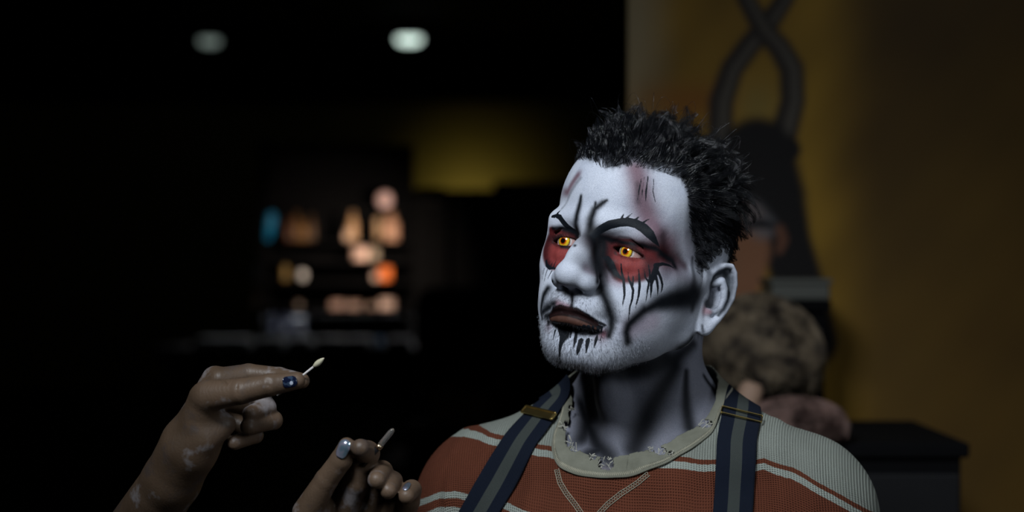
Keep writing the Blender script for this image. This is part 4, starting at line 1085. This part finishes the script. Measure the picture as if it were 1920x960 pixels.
def pot(x, yb, w_, h_, c, kind, label, cat, group='pots and bottles on the shelf unit', d=D0+0.325, zb=None, tilt=0, rough=0.45):
    p = at(x, yb, d); 
    if zb is not None: p[2] = zb
    r_ = empty({'jar': 'makeup_jar', 'bottle': 'bottle', 'ball': 'sponge', 'box': 'palette', 'tube': 'tube'}[kind], tuple(p)); r_.rotation_euler[1] = tilt
    tag(r_, label, cat, group)
    m = simple(kind+'_colour', c, rough); lidm = simple('lid_colour', tuple(v*0.75 for v in c), 0.4)
    if kind == 'jar': lathe('pot', [(0, w_*.9), (0.003, w_), (h_*.7, w_), (h_*.72, w_*.9)], m, r_); lathe('lid', [(h_*.72, w_*1.04), (h_*.97, w_*1.04), (h_, w_*.95)], lidm, r_)
    elif kind == 'bottle': lathe('body', [(0, w_*.9), (0.004, w_), (h_*.66, w_), (h_*.76, w_*.5), (h_*.82, w_*.4)], m, r_); lathe('cap', [(h_*.82, w_*.52), (h_*.98, w_*.5), (h_, w_*.4)], lidm, r_)
    elif kind == 'ball': lathe('foam', [(0, w_*.45)]+[(h_*(0.5-0.5*math.cos(t)), w_*math.sin(t)**0.8) for t in np.linspace(0.4, 2.9, 10)], m, r_)
    elif kind == 'box': boxm('case', (-w_, -0.05, 0), (w_, 0.05, h_*.55), m, r_, 0.003); boxm('lid', (-w_, -0.05, h_*.58), (w_, 0.05, h_), lidm, r_, 0.003)
    else: lathe('body', [(0, w_*.7), (h_*.2, w_*.75), (h_*.22, w_), (h_*.9, w_*.95), (h_, w_*.5)], m, r_)
    return r_
l = area('added_towel_light', (0, -0.12, shz[0]-0.03), (0, -0.5, -1), 1.0, 1.3, (0.92, 0.95, 1.0), 150, 0.03); l.parent = sh; l.rotation_euler = (-0.3, 0, 0)  # lamp added under the lowest shelf to brighten the towels
boxm('added_light_housing', (-hs+0.02, -0.13, shz[0]-0.028), (hs-0.02, -0.10, shz[0]-0.014), M['steel'], sh)  # housing for the added lamp
SZ = {582: shz[0]+zc, 528: shz[1]+zc, 488: shz[2]+zc, 450: shz[3]+zc, 385: shz[4]+zc, 0: zc}
PINK, TAN, PEACH = (0.80, 0.52, 0.46), (0.45, 0.27, 0.14), (0.45, 0.25, 0.16)
pot(721, 385, .030, .062, (0.9, 0.62, 0.60), 'ball', 'pale pink rounded sponge on the topmost lit shelf', 'sponge', zb=SZ[385])
pot(661, 450, .018, .112, TAN, 'bottle', 'tall tan bottle left of the peach jar', 'bottle', zb=SZ[450])
pot(652, 450, .014, .04, (.7,.5,.38), 'jar', 'small beige pot at the foot of the tall tan bottle', 'jar', zb=SZ[450])
pot(733, 450, .030, .108, PEACH, 'bottle', 'wide peach-coloured bottle below the pink sponge', 'bottle', zb=SZ[450])
pot(708, 450, .012, .09, (.42,.28,.16), 'tube', 'thin brown tube between the tan and the peach bottles', 'tube', zb=SZ[450])
pot(676, 488, .032, .050, (.62,.42,.34), 'jar', 'squat beige jar one shelf below the tan bottle', 'jar', zb=SZ[488])
pot(702, 488, .016, .045, (.36,.30,.22), 'jar', 'small olive-grey pot next to the squat beige jar', 'jar', zb=SZ[488])
pot(722, 528, .024, .052, (0.95, 0.22, 0.04), 'jar', 'bright orange pot in the middle of the shelves', 'jar', zb=SZ[528])
pot(704, 528, .012, .030, (.6,.45,.38), 'jar', 'tiny beige pot touching the orange one', 'jar', zb=SZ[528])
pot(632, 582, .022, .030, (.55,.36,.30), 'box', 'flat pinkish palette, the left one of the lowest shelf', 'palette', zb=SZ[582], d=D0+0.215)
pot(664, 582, .022, .026, (.50,.34,.28), 'box', 'flat dull rose palette beside the pinkish one', 'palette', zb=SZ[582], d=D0+0.215)
pot(726, 582, .026, .036, (.72,.52,.44), 'box', 'light beige palette at the end of the lowest shelf', 'palette', zb=SZ[582], d=D0+0.215)
pot(697, 582, .014, .020, (.40,.28,.22), 'box', 'small brown palette before the light beige one', 'palette', zb=SZ[582], d=D0+0.215)
pot(567, 528, .016, .040, (0.9, 0.9, 0.88), 'ball', 'single white sponge on the dark left part of the shelves', 'sponge', zb=SZ[528])
pot(560, 582, .012, .024, (.30,.24,.2), 'jar', 'little dull pot under the white sponge', 'jar', zb=SZ[582])
for k, (x, c, h_) in enumerate(((540, (.10,.035,.015), .09), (556, (.15,.07,.018), .11), (570, (.18,.085,.015), .075), (584, (.08,.04,.018), .10))):
    pot(x, 450, .014, h_, c, 'bottle', ['dark red-brown bottle at the start of the amber row', 'amber bottle, second of the dim row', 'short amber bottle with a bright shoulder', 'brown bottle closing the amber row'][k], 'bottle', zb=SZ[450])
pot(535, 528, .014, .07, (.30,.20,.06), 'bottle', 'ochre bottle under the amber row', 'bottle', zb=SZ[528])
pot(500, 450, .020, .112, (.02, .30, .60), 'tube', 'tall bright blue spray tube at the left end of the shelves', 'tube', zb=SZ[450], tilt=0.18)
pot(482, 528, .018, .085, (.30,.34,.36), 'tube', 'grey tube below the blue one', 'tube', zb=SZ[528], tilt=0.1)
pot(478, 582, .016, .10, (.34,.24,.15), 'tube', 'tan tube leaning at the left end of the lowest shelf', 'tube', zb=SZ[582], tilt=0.2)
pot(528, 650, .040, .12, (.016,.022,.045), 'jar', 'wide navy canister standing on the workbench', 'canister', zb=zc, group='things on the workbench')
pot(560, 650, .026, .10, (.016,.02,.03), 'jar', 'narrower slate canister next to the navy one', 'canister', zb=zc, group='things on the workbench')
for k, (x, w_, c, lab) in enumerate(((395, .055, (.20,.20,.19), 'grey folded cloth at the far left of the workbench'), (445, .05, (.26,.26,.25), 'pale grey folded cloth beside the first one'), (508, .055, (.36,.37,.36), 'whitest folded towel on the workbench'),
        (565, .045, (.30,.31,.31), 'light grey towel right of the whitest one'), (620, .055, (.26,.26,.26), 'grey towel under the pinkish palette'), (672, .05, (.20,.21,.22), 'dull grey towel next to the blue cloth'), (709, .015, (.03,.15,.32), 'small blue cloth on the workbench edge'), (748, .05, (.12,.10,.10), 'dark towel at the right end of the workbench'))):
    p = at(x, 652, D0+0.05); r_ = empty('folded_towel', (p[0], p[1], zc)); tag(r_, lab, 'towel', 'folded towels along the workbench')
    m = simple('towel_cotton', c, 0.95, var=0.1, scale=80, bump=0.001)
    for j in range(3): boxm('fold', (-w_+0.004*j, -0.1+0.005*j, 0.011*j), (w_-0.003*j, 0.1, 0.011*j+0.0105), m, r_, 0.004)
# floor lamp added at the bench end to light the pots
p = at(800, 300, D0+0.05)
LZ = 1.42; zc0 = zc; zc = 0.0
r_ = lampobj('added_floor_lamp', (p[0]+0.04, D0-0.50, LZ), (at(650,0,D0)[0], D0+0.36, 1.25), 0.08, 1.75, (1.0, 0.80, 0.64), 52, 'black floor lamp added at the bench end to light the pots', 'lamp')
boxm('added_lamp_shade', (-0.05, -0.06, 0.015), (0.05, 0.06, 0.06), M['black'], r_, 0.01); boxm('pole', (0.055, -0.008, zc-LZ+0.01), (0.070, 0.008, 0.05), M['black'], r_); lathe('base', [(zc-LZ, 0.07), (zc-LZ+0.012, 0.07), (zc-LZ+0.018, 0.02)], M['black'], r_, 20)  # shade, pole and base of the added floor lamp
zc = zc0
# dark red seat, cardboard boxes
p = at(955, 620, 5.2); ch = empty('armchair', (p[0], 5.4, 0)); tag(ch, 'dark red upholstered armchair lost in the shade beside the workbench', 'chair')
m = simple('dark_red_velvet', (0.05, 0.009, 0.008), 0.9, var=0.2, scale=30)
boxm('seat', (-0.30, -0.30, 0.30), (0.30, 0.30, 0.45), m, ch, 0.04); boxm('backrest', (-0.30, 0.22, 0.45), (0.30, 0.36, p[2]+0.12), m, ch, 0.05)
for s_ in (-1, 1):
    boxm('armrest', (s_*0.34-0.05, -0.28, 0.3), (s_*0.34+0.05, 0.30, 0.64), m, ch, 0.03)
    for t_ in (-1, 1): boxm('leg', (s_*0.26-0.02, t_*0.24-0.02, 0), (s_*0.26+0.02, t_*0.24+0.02, 0.30), M['black'], ch)
p = at(860, 735, 4.6)
tb = empty('side_table', (p[0]+0.02, 4.75, 0)); zt = at(0, 802, 4.6)[2]; tag(tb, 'low black side table holding a cardboard box', 'table')
boxm('tabletop', (-0.16, -0.16, zt-0.03), (0.16, 0.16, zt), M['black'], tb)
for s_ in (-1, 1):
    for t_ in (-1, 1): boxm('leg', (s_*0.14-0.015, t_*0.14-0.015, 0), (s_*0.14+0.015, t_*0.14+0.015, zt-0.03), M['black'], tb)
cb_ = empty('cardboard_box', (p[0], 4.72, zt)); tag(cb_, 'open brown cardboard box on the low table behind the shoulder', 'box')
boxm('box_body', (-0.075, -0.07, 0), (0.075, 0.07, 0.085), M['card'], cb_)
for s_ in (-1, 1):
    o = boxm('flap', (0, -0.07, -0.0015), (0.055, 0.07, 0.0015), M['card'], cb_); o.location = (s_*0.075, 0, 0.085); o.rotation_euler = (0, -0.5 if s_ > 0 else math.pi+0.5, 0)

# ------------------------------------------------------------------ printed banner behind the sitter
DB = 2.9
bx0, bx1 = at(1176, 0, DB)[0], at(1176, 0, DB)[0]+0.85; bz0, bz1 = 0.10, 2.15
nx_, nz_ = 213, 513
gx, gz = np.meshgrid(np.linspace(bx0, bx1, nx_), np.linspace(bz0, bz1, nz_), indexing='ij')
Vb = np.stack([gx.ravel(), np.full(gx.size, DB), gz.ravel()], 1)
i0 = (np.arange(nx_-1)[:, None]*nz_+np.arange(nz_-1)[None]).reshape(-1)
Qb = np.stack([i0, i0+nz_, i0+nz_+1, i0+1], 1)
U = 960+F*gx.ravel()/DB; Vv_ = 480-F*(gz.ravel()-CAMZ)/DB          # layout of the print, in print units
def fb(x, k, s): return np.sin(x*k+s)
PR = np.stack([U, Vv_, 0*U], 1).astype(f32)
wn = np.sin(U*.013+Vv_*.007)+.6*np.sin(U*.021-Vv_*.017+1)+.5*np.sin(Vv_*.031+U*.004+2)+.35*np.sin(U*.05+Vv_*.043)
bc_ = np.tile(A(0.42, 0.235, 0.024), (len(U), 1))*(1+0.16*wn[:, None])
def ov(c, a):
    global bc_
    a = np.clip(a, 0, 1)[:, None]; bc_ = bc_*(1-a)+A(*c)*a
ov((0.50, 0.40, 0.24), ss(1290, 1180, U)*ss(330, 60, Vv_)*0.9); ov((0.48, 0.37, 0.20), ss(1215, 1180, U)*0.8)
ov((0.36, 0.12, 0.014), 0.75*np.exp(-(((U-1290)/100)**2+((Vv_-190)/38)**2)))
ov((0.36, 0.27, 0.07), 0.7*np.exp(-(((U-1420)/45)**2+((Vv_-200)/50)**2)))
ov((0.17, 0.09, 0.02), ss(1500, 1700, U)*0.55)  # light fall-off towards the right, painted into the print colour
ov((0.075, 0.042, 0.012), ss(1520, 1660, U)*0.7)  # second, darker pass of the painted fall-off
def stroke(pts, c, a=1.0, e=0.5, p=None):
    f_ = seg_field(PR, [(np.array([(q[0], q[1], 0) for q in pts], f32), [q[2] for q in pts])], 'r'); ov(c, a*ss(1+e, 1-e, f_))
HC = (0.040, 0.030, 0.024)
for hn in ([(1345,300,26),(1350,240,24),(1352,190,24),(1372,130,22),(1405,85,21),(1440,45,20),(1470,0,18),(1500,-60,16),(1510,-130,10)], [(1470,250,26),(1486,190,24),(1484,130,24),(1462,90,22),(1430,55,20),(1400,0,18),(1378,-60,15),(1372,-120,9)]):
    stroke(hn, HC, 1.0, 0.3); stroke([(x+5, y, w_*0.35) for x, y, w_ in hn], (0.16, 0.14, 0.11), 0.75, 0.7)
stroke([(1420,290,70),(1440,370,72),(1475,460,48),(1500,540,46),(1520,640,50)], (0.010, 0.008, 0.008), 1.0, 0.18)
stroke([(1375,290,30),(1400,265,20),(1440,262,18),(1480,280,22)], (0.010, 0.008, 0.008), 1.0, 0.2)
stroke([(1395,420,40),(1400,470,44),(1395,520,36),(1385,570,26)], (0.34, 0.15, 0.075), 1.0, 0.25)
stroke([(1340,420,40),(1345,500,40)], (0.30, 0.14, 0.07), 1.0, 0.25)
stroke([(1405,400,26),(1430,425,24)], (0.20, 0.19, 0.20), 0.8, 0.5)
stroke([(1402,424,6),(1425,418,10),(1448,424,6)], (0.012, 0.012, 0.016), 1.0, 0.5)
stroke([(1462,430,9),(1468,450,10),(1462,470,7)], (0.22, 0.09, 0.05), 0.8, 0.4)
stroke([(1400,620,60),(1440,720,90),(1440,860,120),(1450,1100,140)], (0.05, 0.02, 0.015), 1.0, 0.2)
bn = empty('roll_up_banner', ((bx0+bx1)/2, DB, 0)); tag(bn, 'tall yellow banner printed with a dark-haired figure with crossing horns', 'banner')
BI = Matrix.Translation(-Vector(bn.location))
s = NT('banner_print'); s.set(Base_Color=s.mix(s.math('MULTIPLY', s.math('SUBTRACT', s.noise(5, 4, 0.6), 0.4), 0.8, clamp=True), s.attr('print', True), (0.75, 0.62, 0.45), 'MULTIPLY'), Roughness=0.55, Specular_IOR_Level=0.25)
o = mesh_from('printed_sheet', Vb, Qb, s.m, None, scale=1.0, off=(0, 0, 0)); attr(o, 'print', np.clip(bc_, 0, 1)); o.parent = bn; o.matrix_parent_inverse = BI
md = o.modifiers.new('t', 'SOLIDIFY'); md.thickness = 0.001; md.offset = 1
boxm('top_rail', (-0.43, -0.006, 2.145), (0.43, 0.012, 2.175), M['steel'], bn, 0.003); boxm('base', (-0.45, -0.10, 0), (0.45, 0.10, 0.11), M['steel'], bn, 0.01)
boxm('pole', (-0.012, 0.02, 0.1), (0.012, 0.044, 2.15), M['steel'], bn)

# ------------------------------------------------------------------ cabinet with wig and fur behind the shoulder
DW = 2.45
zt = at(0, 812, DW)[2]
cx0, cx1 = at(1300, 0, DW)[0], at(1760, 0, DW)[0]
cab = empty('low_cabinet', ((cx0+cx1)/2, DW+0.03, 0)); tag(cab, 'black cabinet behind the shoulder carrying the curly wig', 'cabinet'); hc = (cx1-cx0)/2
boxm('carcass', (-hc, -0.15, 0), (hc, 0.15, zt-0.02), M['black'], cab); boxm('top', (-hc-0.01, -0.16, zt-0.02), (hc+0.01, 0.16, zt), M['black'], cab, 0.004)
for k in range(2): boxm('door', (-hc+hc*k+0.004, -0.165, 0.05), (hc*k-0.004, -0.151, zt-0.04), M['grey'], cab, 0.003)
def curls(cen, rad_, n, K_, curl, thick, length, mat, name, par, droop=0.3, clump=60):
    th = rng.uniform(0, 2*math.pi, n); cz = rng.uniform(-0.55, 1, n); sr = np.sqrt(1-cz**2)
    N_ = np.stack([sr*np.cos(th), sr*np.sin(th), cz], 1)
    ci = rng.integers(0, clump, n); cd = rng.normal(0, 1, (clump, 3)); cd /= np.linalg.norm(cd, axis=1)[:, None]; cd[:, 2] = np.abs(cd[:, 2])*1.1-0.3
    N_ = cd[ci]+rng.normal(0, 0.14, (n, 3)); N_ /= np.linalg.norm(N_, axis=1)[:, None]
    t = np.linspace(0, 1, K_)[None, :, None]; u_ = np.cross(N_, [0.3, 0.2, 0.9]); u_ /= np.linalg.norm(u_, axis=1)[:, None]; v_ = np.cross(N_, u_)
    ph_ = (rng.uniform(0, 6, clump)[ci]+rng.normal(0, .3, n))[:, None, None]; fr = rng.uniform(1.0, 1.9, clump)[ci][:, None, None]*2*math.pi
    Lh = (rng.uniform(.7, 1.1, n)*length)[:, None, None]
    S = N_[:, None]*(np.array(rad_)*0.88)+N_[:, None]*t*Lh*0.55+(u_[:, None]*np.cos(ph_+fr*t)+v_[:, None]*np.sin(ph_+fr*t))*curl*(0.4+t)-np.array([0, 0, 1])*droop*Lh*t**2
    Vw = S*1000+np.array(cen)*1000-np.array([0, 0, CAMZ*1000])
    o = strands(name, Vw, np.full((n, K_), thick)*(1-0.6*t[:, :, 0]), mat, None); o['kind'] = 'stuff'
    o.parent = par; o.matrix_parent_inverse = Matrix.Translation(-Vector(par.location)); return o
def hairmat(nm, a, b, r_=0.5):
    s = NT(nm); s.set(Base_Color=s.mix(s.ramp(s.noise(38, 2), [(0.38, (0,0,0)), (0.62, (1,1,1))]), a, b), Roughness=r_); return s.m
p = at(1425, 640, DW); wg = empty('curly_wig', (p[0], DW+0.02, zt)); tag(wg, 'tousled ash-brown curly wig on a dark block, behind the ear', 'wig')
lathe('wig_block', [(0, 0.05), (0.012, 0.05), (0.02, 0.025), (0.05, 0.03), (0.08, 0.06), (0.13, 0.072), (0.17, 0.055), (0.19, 0.02)], M['black'], wg, 20)
curls((p[0], DW+0.02, zt+0.115), (0.075, 0.07, 0.075), 5200 if 'coarse' not in TEST else 1500, 12, 0.010, 0.55, 0.05, hairmat('ash_brown_curls', (0.035, 0.024, 0.018), (0.34, 0.26, 0.17)), 'hair', wg, 0.35, 120)
p = at(1490, 745, DW-0.12); fr_ = empty('fur_bundle', (p[0], DW-0.13, zt)); tag(fr_, 'mottled pinkish-brown fur bundle lying in front of the wig', 'fur')
lathe('stuffing', [(0.005, 0.03), (0.02, 0.05), (0.04, 0.045), (0.055, 0.02)], M['black'], fr_, 16).scale = (1.25, 0.8, 1.0)
curls((p[0], DW-0.13, zt+0.028), (0.062, 0.04, 0.026), 2600 if 'coarse' not in TEST else 800, 9, 0.006, 0.55, 0.028, hairmat('pinkish_fur', (0.10, 0.055, 0.045), (0.40, 0.25, 0.21)), 'fur', fr_, 0.2, 90)
p = at(1378, 735, DW-0.12); rl = empty('brush_roll', (p[0], DW-0.12, zt)); tag(rl, 'upright tan leather roll leaning between wig and fur bundle', 'brush roll'); rl.rotation_euler = (0, 0.30, 0)
lm = simple('tan_leather', (0.30, 0.19, 0.13), 0.7, var=0.2, scale=50)
lathe('roll', [(0, 0.012), (0.004, 0.016), (0.075, 0.016), (0.082, 0.010)], lm, rl, 18); lathe('band', [(0.030, 0.0172), (0.040, 0.0172)], M['black'], rl, 18)
# pale box on a high stand behind the wig
DG = 2.71
p0, p1 = at(1440, 522, DG), at(1548, 562, DG)
pb = empty('storage_box', ((p0[0]+p1[0])/2, DG+0.02, p1[2])); tag(pb, 'pale grey-green plastic box seen above the wig', 'box')
m = simple('pale_grey_plastic', (0.09, 0.092, 0.078), 0.6); hwb = (p1[0]-p0[0])/2
boxm('tub', (-hwb, -0.06, 0), (hwb, 0.06, p0[2]-p1[2]-0.008), m, pb, 0.004); boxm('lid', (-hwb-0.003, -0.063, p0[2]-p1[2]-0.008), (hwb+0.003, 0.063, p0[2]-p1[2]), m, pb, 0.002)
st_ = empty('pedestal', ((p0[0]+p1[0])/2, DG+0.02, 0)); tag(st_, 'black pedestal under the pale grey box', 'stand'); boxm('column', (-hwb*0.8, -0.055, 0.02), (hwb*0.8, 0.055, p1[2]-0.015), M['black'], st_); boxm('base', (-hwb, -0.07, 0), (hwb, 0.07, 0.02), M['black'], st_); boxm('top', (-hwb, -0.065, p1[2]-0.015), (hwb, 0.065, p1[2]), M['black'], st_)
